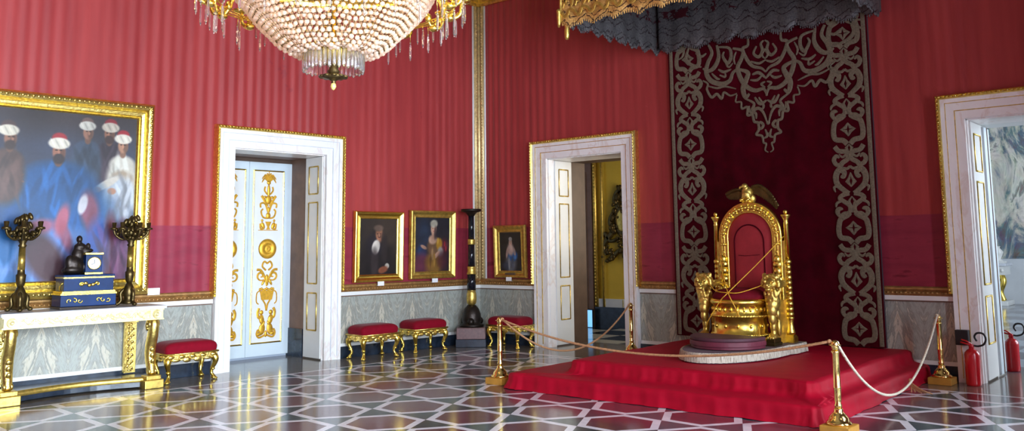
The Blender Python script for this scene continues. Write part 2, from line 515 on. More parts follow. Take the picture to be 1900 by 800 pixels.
WALL_H = 7.2
DOORS = {'left': [(-4.60, -3.145)], 'back': [(1.53, 2.995), (7.80, 9.26)]}
DOOR_H = 3.0
def wall(name, u0, u1, doors, door_h, thick, rz, label, lam=.142, amp=.016):
    mb = MB()
    cuts = [u0]+[x for d in doors for x in d]+[u1]
    def flute(a, b, za, zb, kf=1.0):
        n = max(2, int((b-a)/lam*8))
        def f(i, j):
            u = a+(b-a)*i
            z = za+(zb-za)*j
            ph = u/lam+.35*math.sin(u*1.7)
            am = amp*kf*(.7+.4*math.sin(u*1.3+1)+.25*math.sin(u*5.1))
            return (u, -.012-am*(.5+.5*math.cos(2*PI*ph)), z)
        mb.sheet(f, n, 1, 0)
    spans = [(cuts[i], cuts[i+1]) for i in range(0, len(cuts), 2)]
    for a, b in spans:
        flute(a, b, 1.0, 1.93, .4); flute(a, b, 1.93, 5.93)
        mb.box(a, b, 0, thick, 0, WALL_H, 1)
    for a, b in doors:
        flute(a, b, door_h+.05, 5.93)
        mb.box(a, b, 0, thick, door_h, WALL_H, 1)
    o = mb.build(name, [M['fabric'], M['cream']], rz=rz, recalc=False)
    return tag(o, label, 'wall', kind='structure')

# (mesh normals do not matter: all wall materials are opaque and two sided)
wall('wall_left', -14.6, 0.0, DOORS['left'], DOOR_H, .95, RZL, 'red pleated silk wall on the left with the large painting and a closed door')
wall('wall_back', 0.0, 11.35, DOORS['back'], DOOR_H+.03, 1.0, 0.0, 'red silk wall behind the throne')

# window wall on the right of the camera and the wall behind it (both unseen, invented and shaped for the lighting)
WIN = [(-3.2, 1.1), (-7.3, 1.7), (-10.2, 1.7), (-13.0, 1.7)]
mb = MB()
ys = [-14.8]
edges = sorted([(c-w/2, c+w/2) for c, w in WIN])
prev = -14.8
for a, b in edges:
    mb.box(11.35, 12.50, prev, a, 0, WALL_H); mb.box(11.35, 12.50, a, b, 0, .5); mb.box(11.35, 12.50, a, b, 4.7, WALL_H)
    prev = b
mb.box(11.35, 12.50, prev, 1.0, 0, WALL_H)
tag(mb.build('wall_right', simple('dark_red_silk_plain', (96, 34, 36), .7)), 'unseen red wall with tall windows on the right, added for the lighting', 'wall', kind='structure')
mb = MB(); mb.box(-1.4, 11.8, -14.95, -14.6, 0, WALL_H)
tag(mb.build('wall_front', simple('dark_red_silk', (96, 34, 36), .7)), 'unseen red wall behind the viewer, added for the lighting', 'wall', kind='structure')
for i, (a, b) in enumerate(edges):
    mb = MB()
    for y in (a+.04, (a+b)/2, b-.04): mb.box(12.2, 12.25, y-.04, y+.04, .5, 4.7)
    for z in (.54, 1.6, 2.7, 3.8, 4.66): mb.box(12.2, 12.25, a, b, z-.03, z+.03)
    tag(mb.build('window_%d' % (i+1), M['white_paint']), 'tall white casement window in the right wall', 'window', kind='structure')
mb = MB(); mb.prism([(-1.6, -15), (11.9, -15), (11.9, 1.2), (-.9, 1.2)], WALL_H, WALL_H+.2, 'z')  # unseen ceiling, invented for the lighting
tag(mb.build('ceiling', M['cream']), 'unseen ceiling of the throne room, added for the lighting', 'ceiling', kind='structure')
mb = MB(); mb.prism([(-1.9, -15), (11.9, -15), (11.9, 1.0), (-1.0, 1.0)], -.2, 0, 'z')
tag(mb.build('floor', M['floor']), 'polished marble floor inlaid with purple hexagons and white bands', 'floor', kind='structure')

def dado(spans, rz, base_name, trim_names, side):
    b = MB(); m = MB(); g = MB()
    for a, c in spans:
        b.box(a, c, -.05, 0, 0, .17)
        m.box(a, c, -.04, 0, .17, .215, 1); m.box(a, c, -.022, 0, .215, .895, 0); m.box(a, c, -.03, 0, .895, .912, 2)
        m.box(a, c, -.055, 0, .912, .966, 1)
        prof = [(0, .966), (-.05, .966), (-.062, .985), (-.05, 1.0), (-.036, 1.015), (-.055, 1.04), (-.05, 1.06), (-.03, 1.075), (0, 1.075)]
        g.prism([(y, z) for y, z in prof], a, c, 'x')
        n = int((c-a)/.05)
        for i in range(n):
            g.ell((a+(i+.5)*(c-a)/n, -.05, 1.0), (.019, .012, .014), 6, 4)
    tag(b.build(base_name, M['black_stone'], rz=rz, bevel=.004), 'blue-black marble base along the foot of the %s wall' % side, 'baseboard', kind='structure')
    tag(m.build(trim_names[0], [M['dado'], M['white_paint'], M['brown_wood']], rz=rz), 'grey veined marble panelling with white rail on the %s wall' % side, 'dado', kind='structure')
    tag(g.build(trim_names[1], M['gilt_ledge'], rz=rz), 'gilt moulding above the marble panelling of the %s wall' % side, 'moulding', kind='structure')
dado([(-14.6, -4.86), (-2.885, -.0)], RZL, 'baseboard_left', ('trim_1', 'trim_2'), 'left')
dado([(0, 1.27), (3.255, 7.54), (9.52, 11.35)], 0, 'baseboard_back', ('trim_3', 'trim_4'), 'throne')

# gilt corner strips and top cornice
g = MB()
for du in (-.115, -.035):
    g.tube([L(du, -.03, 1.075), L(du, -.03, 5.90)], .032, 8); g.tube([(-du, -.03, 1.075), (-du, -.03, 5.90)], .032, 8)
g.tube([(.03, -.045, 1.0), (.03, -.045, 5.8)], .022, 8)
for k in range(90):
    z = 1.1+k*.052
    g.ell(L(-.115, -.06, z), (.012, .012, .02), 6, 4); g.ell((.115, -.06, z), (.012, .012, .02), 6, 4)
tag(g.build('trim_5', M['corner_gilt']), 'gilt strips running up the corner between the two red walls', 'moulding', kind='structure')
w = MB()
w.tube([L(-.16, -.02, 1.0), L(-.16, -.02, 5.90)], .02, 6); w.tube([(.16, -.02, 1.0), (.16, -.02, 5.90)], .02, 6)
tag(w.build('trim_6', M['white_paint']), 'white fillets beside the gilt corner strips', 'moulding', kind='structure')
for nm, a, b, rz, side in (('trim_7', -14.6, 0, RZL, 'left'), ('trim_8', 0, 11.35, 0, 'throne')):
    g = MB()
    prof = [(0, 5.86), (-.06, 5.86), (-.075, 5.90), (-.05, 5.94), (-.08, 6.0), (-.16, 6.09), (-.3, 6.19), (-.32, 6.29), (0, 6.29)]
    g.prism(prof, a, b, 'x')
    tag(g.build(nm, M['gold_dull'], rz=rz), 'gilt cornice at the top of the red silk on the %s wall' % side, 'cornice', kind='structure')

CAS = [(0, 0), (0, .055), (.10, .06), (.105, .075), (.19, .08), (.2, .095), (.248, .1), (.248, 0)]
GILT = [(.246, .0), (.246, .11), (.258, .128), (.272, .112), (.285, .128), (.297, .1), (.297, 0)]
def door_set(name, u0, u1, h, rz, label, depth, inner_mat, leaf):
    d = bpy.data.objects.new(name, None); COL.objects.link(d); d.rotation_euler = (0, 0, rz)
    tag(d, label, 'doorway', kind='structure')
    m = MB(); frame_sweep(m, u0, u1, 0, h, CAS)
    m.build('casing', M['marble'], d)
    g = MB(); frame_sweep(g, u0, u1, 1.0, h, GILT)
    egg(g, u0, u1, 1.02, h, .272, .126, False, .045, (.02, .012, .012))
    g.build('gilt_moulding', M['gold_carved'], d)
    g = MB(); frame_sweep(g, u0, u1, .05, h, [(.096, .05), (.096, .074), (.108, .074), (.108, .05)])
    frame_sweep(g, u0, u1, .05, h, [(.192, .07), (.192, .094), (.202, .094), (.202, .07)])
    g.build('inner_bead', M['gold_dull'] if name != 'door_1' else M['grey_top'], d)
    # reveal: near part white marble, far part dark
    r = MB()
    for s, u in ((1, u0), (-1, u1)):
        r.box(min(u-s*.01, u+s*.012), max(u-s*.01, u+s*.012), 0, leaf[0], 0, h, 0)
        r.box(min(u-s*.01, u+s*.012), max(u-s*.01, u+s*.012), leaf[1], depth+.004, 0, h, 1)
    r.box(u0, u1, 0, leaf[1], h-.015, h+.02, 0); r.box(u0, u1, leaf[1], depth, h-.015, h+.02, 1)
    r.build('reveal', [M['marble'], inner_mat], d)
    # panelled white leaves folded back against the reveal
    for s, u in ((1, u0), (-1, u1)):
        p = MB(); a, b = leaf
        x0, x1 = sorted((u-s*.02, u+s*.03))
        p.box(x0, x1, a, b, .02, h-.02)
        lf = p.build('door_leaf', M['white_paint'], d, bevel=.004)
        q = MB()
        for z0, z1 in ((.42, .96), (1.10, 2.30), (2.43, h-.16)):
            y0, y1 = a+.10, b-.10
            x = u+s*.032
            for pa, pb in (((y0, z0), (y0, z1)), ((y0, z1), (y1, z1)), ((y1, z1), (y1, z0)), ((y1, z0), (y0, z0))):
                q.tube([(x, pa[0], pa[1]), (x, pb[0], pb[1])], .011, 6)
        q.build('gilt_moulding', M['gold_dull'], lf)
    return d

d1 = door_set('door_1', -4.60, -3.145, DOOR_H, RZL, 'white marble doorway on the left wall closed by a gilded double door', .95, M['brown_wood'], (.02, .47))
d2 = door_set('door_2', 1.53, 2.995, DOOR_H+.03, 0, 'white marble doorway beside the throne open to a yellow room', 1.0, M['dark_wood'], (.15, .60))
d3 = door_set('door_3', 7.80, 9.26, DOOR_H+.03, 0, 'white marble doorway at the right edge open to a bright room', 1.0, M['white_paint'], (.08, .60))
# second pair of leaves deeper in the right doorway
m = MB(); m.box(7.80, 7.845, .66, .80, .02, 3.0); m.box(7.80, 7.83, .84, 1.0, .02, 3.0)
m.build('inner_jamb', M['leaf_paint'], d3, bevel=.006)
m = MB(); m.box(7.84, 7.85, .81, .835, .02, 3.0); m.build('brown_fillet', M['brown_wood'], d3)
m = MB(); m.box(-3.175, -3.125, .50, .95, 0, .42); m.box(-4.62, -4.57, .5, .95, 0, .42)
m.build('stone_foot', M['black_stone'], d1)
m = MB(); m.box(-4.6, -3.145, .93, .96, 2.9, 3.0); m.build('door_head', M['dark_wood'], d1)

# gilded ornament of the closed double door
def leaf_ornament(mb, uc, y):
    """arabesque stacked up one narrow panel: beasts, basket, scrolls, medallion, vase, sprays, plume"""
    fn = lambda x, z, h: (x, y-h, z)
    def both(pts, w, t=.012):
        for s in (1, -1):
            mb.ribbon([(uc+s*p[0], p[1]) for p in pts], w, t, fn)
    def blob(x, z, rx, rz, rot=0):
        for s in ((1, -1) if x else (1,)):
            mb.ell((uc+s*x, y, z), (rx, .014, rz), 12, 8, rot=(0, -s*rot, 0))
    # seated winged beasts back to back
    blob(.065, .43, .052, .09, .15); blob(.072, .57, .042, .075, -.2); blob(.078, .675, .034, .036); blob(.11, .36, .05, .028)
    both(catmull([(.02, .34), (.11, .31), (.15, .36), (.13, .42), (.10, .39)], 6), .014)
    both(catmull([(.05, .62), (.12, .60), (.14, .68), (.115, .74)], 6), .02)
    blob(.045, .505, .02, .05, .5); blob(0, .36, .025, .05)
    # basket on a stem
    both([(.0, .70), (.02, .80), (.06, .86)], .012)
    mb.prism([(uc-.085, .86), (uc+.085, .86), (uc+.115, 1.0), (uc-.115, 1.0)], y-.016, y, 'y')
    for i in range(-4, 5): mb.ell((uc+i*.027, y, 1.015+.012*math.cos(i*1.9)), (.02, .016, .022), 8, 6)
    both(catmull([(.11, 1.0), (.16, .96), (.165, .84), (.13, .80)], 6), .008)
    # scroll pair
    both([p for p in spiral(.10, 1.22, .075, .015, -2.2, 5.0)], taper(23, .008, .016, .006))
    both(catmull([(.0, 1.08), (.03, 1.18), (.10, 1.295), (.17, 1.31)], 6), .018)
    blob(0, 1.15, .03, .09); blob(.06, 1.12, .02, .05, .5)
    both(catmull([(.02, 1.30), (.08, 1.36), (.05, 1.43), (.0, 1.40)], 6), .013)
    # medallion
    mb.lathe([(.0, .0), (.02, .022), (.035, .014), (.06, .012), (.075, .02), (.105, .026), (.135, .014), (.15, .0)], 32, (0, 0, 0), 0, True, Matrix.Translation((uc, y, 1.62)) @ Matrix.Rotation(PI/2, 4, 'X'))
    # birds at a goblet
    mb.prism([(uc-.16, 1.895), (uc+.16, 1.895), (uc+.16, 1.905), (uc-.16, 1.905)], y-.008, y, 'y')
    mb.prism([(uc-.03, 1.91), (uc+.03, 1.91), (uc+.012, 1.95), (uc+.05, 2.03), (uc-.05, 2.03), (uc-.012, 1.95)], y-.014, y, 'y')
    blob(.085, 1.97, .03, .055, -.4); blob(.10, 2.045, .02, .022); both(catmull([(.07, 1.93), (.12, 1.92), (.13, 2.0)], 6), .014)
    # vase and sprays
    blob(0, 2.12, .04, .05); blob(0, 2.20, .022, .06)
    both(catmull([(.02, 2.08), (.09, 2.10), (.12, 2.18), (.09, 2.22)], 6), .012)
    both(catmull([(.01, 2.18), (.06, 2.30), (.13, 2.30), (.13, 2.24)], 6), .013)
    both(catmull([(.02, 2.26), (.09, 2.38), (.12, 2.42)], 6), .02); blob(.06, 2.40, .03, .02); blob(0, 2.36, .05, .07)
    blob(0, 2.50, .025, .10); both(catmull([(.02, 2.44), (.07, 2.50), (.06, 2.56)], 6), .012)
    blob(0, 2.62, .035, .03)
    # palm plume
    for a, l in ((.25, .16), (.6, .15), (1.0, .14), (1.4, .12)):
        both(catmull([(0, 2.62), (l*.6*math.sin(a), 2.62+l*.8*math.cos(a*.6)), (l*math.sin(a), 2.60+l*math.cos(a))], 6), taper(13, .006, .013, .003))
    both([(0, 2.62), (0, 2.80)], [.012, .004])

for k, (a, b) in enumerate(((-4.6, -3.875), (-3.87, -3.145))):
    m = MB(); m.box(a, b, .90, .94, .04, 2.93)
    lf = m.build('door_leaf', M['leaf_paint'], d1, bevel=.004)
    uc = (a+b)/2-.045 if k else (a+b)/2+.045
    m = MB(); m.box(uc-.24, uc+.24, .894, .902, .24, 2.79); m.build('door_panel', M['white_paint'], lf)
    m = MB(); frame_sweep(m, uc-.24, uc+.24, .24, 2.79, [(0, -.905), (0, -.885), (.01, -.88), (.02, -.885), (.02, -.905)], True)
    m.build('gilt_moulding', M['gold'], lf)
    m = MB(); leaf_ornament(m, uc, .893); m.build('gilt_ornament', M['gold_orn'], lf)

# ------------------------------------------------------------------ room beyond the middle doorway
def shell(name, x0, x1, y0, y1, h, mwall, side):
    for nm, bx in (('back', (x0, x1, y1, y1+.1, 0, h)), ('left', (x0-.1, x0, y0, y1, 0, h)), ('right', (x1, x1+.1, y0, y1, 0, h))):
        m = MB(); m.box(*bx)
        tag(m.build('wall_%s_%s' % (name, nm), mwall), '%s wall of the %s' % (nm, side), 'wall', kind='structure')
    m = MB(); m.box(x0-.1, x1+.1, y0, y1+.1, h, h+.1)
    tag(m.build('ceiling_'+name, M['cream']), 'ceiling of the %s' % side, 'ceiling', kind='structure')
shell('yellow', -3.2, 3.6, 1.0, 3.3, 4.6, M['yellow_wall'], 'yellow room beyond the middle doorway')
m = MB(); m.box(-3.2, 3.6, 1.0, 3.3, -.2, 0); tag(m.build('floor_yellow', M['floor_check']), 'black and white floor of the yellow room', 'floor', kind='structure')
m = MB(); m.box(.12, 3.6, 3.22, 3.3, 0, .40); tag(m.build('baseboard_yellow', M['black_stone']), 'black base below the yellow wall', 'baseboard', kind='structure')
m = MB(); m.box(.12, 3.6, 3.24, 3.3, .40, .56, 0)
for k in range(8): m.box(.35+k*.42, .365+k*.42, 3.235, 3.25, .41, .55, 1)
tag(m.build('trim_9', [M['grey_wall'], M['gold_dull']]), 'grey panelled skirting of the yellow wall', 'moulding', kind='structure')
m = MB()
for x, r in ((.155, .045), (.33, .022)): m.tube([(x, 3.24, .4), (x, 3.24, 4.5)], r, 8)
for k in range(60): m.ell((.155, 3.20, .45+k*.066), (.02, .012, .028), 6, 4)
tag(m.build('trim_10', M['gold_dull']), 'upright gilt strips on the yellow wall', 'moulding', kind='structure')
m = MB(); m.box(-.6, .10, 3.2, 3.3, 0, 3.35, 0); m.box(-.5, -.02, 3.18, 3.2, .1, 3.1, 1)
tag(m.build('door_4', [M['brown_wood'], M['dark_wood']]), 'brown wooden door in the far wall of the yellow room', 'door', kind='structure')

c = thing('wall_cartouche', 'large carved gilt cartouche hanging on the yellow wall', 'wall ornament', (.80, 3.30, 0), 0)
m = MB(); rnd = random.Random(4)
fn = lambda x, z, h: (x, -.02-h, z)
m.ell((0, -.04, 2.1), (.20, .05, .34), 14, 10)
for s in (1, -1):
    for pts, w in ((catmull([(.0, 2.72), (.12, 2.66), (.18, 2.5), (.12, 2.36), (.2, 2.25)], 8), .05),
                   (catmull([(.2, 2.3), (.30, 2.1), (.24, 1.9), (.36, 1.75), (.46, 1.6), (.40, 1.42)], 8), .06),
                   (catmull([(.05, 1.55), (.18, 1.45), (.3, 1.35), (.42, 1.3)], 8), .05),
                   (catmull([(.1, 1.75), (.3, 1.7), (.42, 1.85), (.5, 1.75)], 8), .04)):
        m.ribbon([(s*p[0], p[1]) for p in pts], taper(len(pts), .02, w, .02), .05, fn)
for k in range(90):
    z = rnd.uniform(1.24, 2.75); hw = .12+.36*max(0, (2.2-z))+(.10 if z < 2.5 else 0)
    m.ell((rnd.uniform(-hw, hw), -.05-rnd.random()*.03, z), (rnd.uniform(.03, .07), .03, rnd.uniform(.03, .08)), 8, 6, rot=(0, rnd.uniform(-1, 1), 0))
m.build('gilt_carving', M['bronze'], c)
m = MB(); m.ell((0, -.075, 2.1), (.13, .03, .22), 16, 10); m.build('oval_boss', M['gold_dull'], c)
m = MB(); m.box(-.12, .05, -.03, .03, 0, .36)
o = m.build('display_panel', M['black_rubber'], loc=(.10, 3.12, 0)); tag(o, 'small lit blue panel standing low against the yellow wall', 'panel')
m = MB(); m.box(-.11, .04, -.034, -.028, .01, .34); m.build('screen', M['blue_glow'], o)

# ------------------------------------------------------------------ room beyond the right doorway
shell('tapestry', 3.8, 12.4, 1.0, 14.2, 6.5, M['grey_wall'], 'bright room beyond the right doorway')
m = MB(); m.box(3.8, 12.4, 1.0, 14.2, -.2, 0); tag(m.build('floor_tapestry', M['floor_grey']), 'grey chequered floor of the bright room', 'floor', kind='structure')
t = MB()
t.sheet(lambda i, j: (-2.4+4.8*i, -.03-.02*math.sin(i*40), -2.0+4.1*j), 80, 2)
t.box(-2.45, 2.45, -.02, 0, -2.05, 2.15)
tag(t.build('tapestry', M['tapestry'], loc=(6.35, 14.199, 3.2)), 'large woven tapestry on the far wall of the bright room', 'tapestry')
c = thing('console_table', 'white and gilt console table under the tapestry in the bright room', 'table', (4.95, 13.6, 0))
m = MB(); m.box(-1.0, .56, -.4, .4, .98, 1.05); m.build('table_top', M['grey_top'], c, bevel=.01)
m = MB(); m.box(-.95, .51, -.36, .36, .76, .98)
for k in range(14): m.ell((-.9+k*.105, -.37, .87), (.035, .02, .05), 8, 6)
m.build('apron', M['white_paint'], c)
for x in (-.85, .42):
    m = MB(); m.tube(catmull([(x, -.28, .78), (x+.06, -.33, .6), (x-.03, -.3, .35), (x+.03, -.3, .12)], 6), [.07]*19, 10); m.ell((x, -.31, .68), (.08, .07, .09)); m.build('leg', M['gold'], c)
m = MB(); m.box(-.95, .55, -.4, .38, 0, .12); m.build('plinth', M['white_paint'], c, bevel=.01)
m = MB(); m.box(.2, .5, -.2, .1, 0, .05); m.lathe([(.12, .05), (.05, .1), (.09, .2), (.12, .28), (.04, .38), (.06, .42)], 16, (.35, -.05, 0))
tag(m.build('vase', M['white_paint'], loc=(4.95, 13.6, 1.05)), 'small white vase on the console under the tapestry', 'vase')

# ------------------------------------------------------------------ pictures
import numpy as np
def canvas(w, h, nx, ny, bg, layers, seed=1):
    """flat painted canvas, x -w/2..w/2, z 0..h; layers: (cx, cz, rx, rz, angle, colour, softness, alpha) in metres from the lower left"""
    rng = np.random.RandomState(seed)
    gx, gz = np.meshgrid(np.linspace(0, w, nx+1), np.linspace(0, h, ny+1))
    wob = sum(np.sin(gx*a+gz*b+c)*d for a, b, c, d in zip(rng.uniform(-30, 30, 14)/max(w, h), rng.uniform(-30, 30, 14)/max(w, h), rng.uniform(0, 6, 14), rng.uniform(.3, 1, 14)))/4
    col = np.zeros(gx.shape+(3,))
    t = gz/h
    for k in range(3): col[..., k] = bg[0][k]*(1-t)+bg[1][k]*t
    col *= (1+.10*wob)[..., None]
    for cx, cz, rx, rz, ang, c, soft, al in layers:
        ca, sa = math.cos(ang), math.sin(ang)
        dx, dz = gx-cx, gz-cz
        px, pz = (dx*ca+dz*sa)/rx, (-dx*sa+dz*ca)/rz
        d = np.sqrt(px*px+pz*pz)*(1+.10*wob)
        m = np.clip((1-d)/soft+.5, 0, 1)*al
        sh = (1+.14*wob)
        for k in range(3): col[..., k] = col[..., k]*(1-m)+np.clip(c[k]*sh, 0, 255)*m
    col = np.clip(col*.86/255, 0, 1)
    l = np.where(col <= .04045, col/12.92, ((col+.055)/1.055)**2.4)
    mb = MB()
    mb.sheet(lambda i, j: (-w/2+w*i, 0, h*j), nx, ny, 0, False)
    o = mb.build('canvas', M['canvas'], recalc=False)
    at = o.data.color_attributes.new('Paint', 'FLOAT_COLOR', 'POINT')
    buf = np.ones((nx+1)*(ny+1)*4, dtype=np.float32).reshape(-1, 4)
    buf[:, :3] = l.reshape(-1, 3)
    at.data.foreach_set('color', buf.ravel())
    return o

def framed(name, label, cat, loc, rz, w, h, fw, prof, mats, cv, tilt=0.0, group=None, beads=None):
    """picture: outer size w x h, origin at the middle of the lower edge"""
    r = thing(name, label, cat, loc, rz, group)
    r.rotation_euler = (tilt, 0, rz)
    m = MB()
    frame_sweep(m, -w/2+fw, w/2-fw, fw, h-fw, prof, True)
    if beads: egg(m, -w/2+fw, w/2-fw, fw, h-fw, beads[0], beads[1], True, beads[2], beads[3])
    m.build('picture_frame', mats, r)
    cv.parent = r; cv.location = (0, -.012, fw-.01)
    m = MB(); m.box(-w/2+.03, w/2-.03, -.008, 0, .03, h-.03); m.build('backing_board', M['dark_wood'], r)
    return r

# large group portrait above the console (generic robed figures)
W_, H_ = 3.12, 2.03
def bx(px): return W_ - (252-px)*(1.50/252)*1.0
def bz(py): return (526-py)*(2.03/302)
def blob(px, py, rx, ry, c, soft=.5, al=1.0, a=0.0): return (bx(px), bz(py), rx/160, ry/152, a, c, soft, al)
lay = [blob(70, 300, 170, 90, (66, 74, 98), 1.6, .7), blob(-140, 330, 150, 120, (44, 40, 52), 1.2, .8), blob(120, 230, 160, 40, (60, 48, 46), 1.2, .7)]
frnd = random.Random(21)
def folds(cx, cy, w, h, c, n, al=.55):
    for k in range(n):
        x = cx+frnd.uniform(-w, w); y = cy+frnd.uniform(-h, h); q = frnd.choice((.68, 1.28))
        lay.append(blob(x, y, frnd.uniform(2.5, 6), frnd.uniform(12, 34), tuple(min(255, v*q) for v in c), .7, al, frnd.uniform(-.5, .5)))
def figure(px, py, k, robe, wrap, cap, skin, beard=None, turn=0, body=True):
    """one robed man with a white head wrap: head centre px, py; k scale"""
    if body:
        lay.append(blob(px, py+62*k, 30*k, 46*k, robe, .3, .97)); lay.append(blob(px, py+34*k, 25*k, 17*k, robe, .35, 1))
        folds(px, py+62*k, 20*k, 30*k, robe, 12)
    lay.append(blob(px+turn*2, py+15*k, 6*k, 8*k, tuple(v*.75 for v in skin), .4))
    lay.append(blob(px+turn*2, py, 10*k, 14*k, skin, .3)); lay.append(blob(px+turn*2+5*k, py+2*k, 5*k, 11*k, tuple(v*.6 for v in skin), .7, .8))
    lay.append(blob(px+turn*4, py+1*k, 2*k, 4*k, tuple(min(255, v*1.18) for v in skin), .6, .8))
    for e in (-4, 3): lay.append(blob(px+turn*3+e*k, py-2.5*k, 2.4*k, 1.2*k, (44, 30, 28), .5, .9))
    if beard: lay.append(blob(px+turn*2, py+11*k, 9*k, 8*k, beard, .4)); lay.append(blob(px+turn*3, py+5*k, 5*k, 1.6*k, beard, .5))
    lay.append(blob(px, py-21*k, 12*k, 9*k, cap, .3)); lay.append(blob(px, py-13*k, 17*k, 9.5*k, wrap, .22))
    for q in range(4): lay.append(blob(px-10*k+q*7*k, py-13*k, 1.6*k, 8*k, tuple(v*(.74 if q % 2 else 1.12) for v in wrap), .6, .6, .5))
figure(198, 262, .95, (60, 46, 56), (206, 192, 174), (150, 36, 44), (156, 104, 80), (70, 46, 40), -1)
figure(152, 262, .92, (66, 78, 98), (198, 192, 180), (110, 84, 76), (158, 110, 88), None, 1)
# white clad attendant
figure(224, 282, 1.0, (196, 188, 174), (224, 214, 196), (160, 36, 44), (176, 126, 98), None, 0)
lay += [blob(224, 345, 22, 20, (150, 128, 104), .4, .8), blob(220, 380, 32, 44, (176, 182, 190), .35), blob(214, 410, 28, 34, (132, 146, 172), .5, .8), blob(196, 352, 26, 7, (200, 190, 176), .35, 1, .55), blob(176, 364, 7, 5, (176, 124, 98), .4), blob(205, 366, 8, 6, (180, 130, 104), .4)]
folds(222, 385, 22, 34, (180, 182, 188), 16)
# seated elder in blue
lay += [blob(100, 440, 100, 110, (26, 86, 152), .4, .98), blob(92, 372, 66, 52, (30, 84, 140), .35, .98)]
folds(98, 400, 70, 60, (34, 94, 158), 40, .5)
figure(101, 300, 1.15, (30, 84, 140), (222, 212, 194), (158, 44, 50), (158, 104, 82), (56, 44, 46), 0, False)
lay += [blob(30, 505, 95, 34, (74, 134, 200), .6, .9), blob(60, 470, 90, 34, (112, 142, 206), .6, .85, .25), blob(8, 470, 36, 28, (18, 104, 172), .5, .95), blob(132, 505, 70, 30, (120, 120, 190), .7, .8)]
folds(70, 490, 80, 24, (104, 140, 206), 30, .5)
lay += [blob(72, 432, 30, 13, (176, 92, 116), .7, .9, .25), blob(113, 420, 12, 30, (184, 88, 104), .6, .9, -.2), blob(120, 446, 10, 30, (150, 66, 84), .7, .8, .3), blob(163, 402, 17, 32, (150, 76, 96), .6, .9, .15), blob(150, 392, 8, 18, (206, 202, 208), .4, 1, -.2), blob(168, 425, 9, 26, (120, 56, 76), .7, .8),
        blob(86, 488, 30, 52, (70, 34, 40), .5, .95, .5), blob(205, 470, 15, 62, (112, 48, 54), .5, .95), blob(229, 478, 16, 58, (148, 92, 128), .5, .95), blob(180, 470, 22, 52, (62, 92, 176), .6, .9)]
folds(200, 470, 40, 36, (120, 80, 120), 22, .5)
lay += [blob(20, 350, 17, 4.5, (184, 126, 100), .4, 1, .1), blob(34, 346, 7, 2, (184, 126, 100), .5, 1, .6), blob(35, 353, 7, 2, (184, 126, 100), .5, 1, -.4)]
# listeners at the left
figure(10, 282, 1.05, (84, 62, 56), (212, 202, 182), (78, 58, 56), (146, 100, 78), (60, 44, 40), 2)
figure(-70, 300, 1.05, (110, 60, 54), (206, 196, 180), (150, 40, 44), (150, 104, 84), (60, 46, 42), 1)
figure(-140, 285, 1.1, (48, 64, 88), (200, 190, 176), (110, 84, 76), (150, 104, 84), None, 1)
figure(-210, 300, 1.1, (120, 96, 66), (200, 190, 176), (150, 40, 44), (150, 104, 84), (60, 46, 42), 1)
cv = canvas(W_, H_, 440, 290, ((52, 92, 148), (62, 50, 48)), lay, 3)
PROF_BIG = [(0, .012), (0, .03), (.015, .045), (.03, .035), (.045, .05), (.075, .06), (.10, .052), (.12, .085), (.15, .10), (.175, .09), (.19, .07), (.20, .06), (.20, 0)]
framed('group_portrait', 'huge gilt framed painting of robed men hanging above the console table', 'painting', L(-5.75-1.74, -.055, 1.085), RZL, 3.48, 2.36, .19, PROF_BIG, M['gold_carved'], cv, beads=(.15, .098, .055, (.022, .014, .016)), tilt=0)

PROF_S = [(0, .012), (0, .022), (.012, .03), (.03, .026), (.05, .03), (.075, .05), (.095, .06), (.11, .055), (.118, .03), (.118, 0)]
# man in black with white collar
w, h = .70, .90
S = lambda x, z, rx, rz, c, soft=.5, al=1., a=0.: (x*w, z*h, rx*w, rz*h, a, c, soft, al)
lay = [S(.75, .75, .4, .4, (70, 54, 44), 1.2, .5), S(.5, .2, .42, .42, (28, 22, 26), .5, .95), S(.42, .52, .26, .2, (34, 28, 38), .6, .9), S(.52, .68, .10, .12, (170, 112, 84), .45), S(.5, .80, .12, .05, (120, 96, 84), .6), S(.52, .662, .05, .016, (110, 76, 62), .7), S(.62, .64, .05, .10, (60, 46, 44), .7, .8),
       S(.43, .48, .11, .13, (206, 196, 186), .3, 1, -.15), S(.40, .2, .10, .26, (62, 50, 52), .6, .7), S(.74, .15, .06, .045, (200, 190, 176), .4, 1, -.5), S(.63, .085, .13, .055, (150, 84, 58), .5, 1, .25), S(.66, .42, .08, .22, (48, 38, 40), .6, .8)]
lay += [S(.47+e, .70, .020, .010, (84, 56, 48), .8) for e in (0, .075)]+[S(.52, .64, .04, .01, (96, 50, 44), .5), S(.515, .675, .014, .03, (196, 140, 112), .6)]
cv = canvas(w, h, 180, 230, ((34, 28, 30), (52, 42, 38)), lay, 5)
framed('portrait_painting', 'gilt framed portrait of a man in black with a white neckcloth', 'painting', L(-2.192, -.03, 1.10), RZL, .915, 1.07, .11, PROF_S, M['gold'], cv, tilt=.02, group=None)
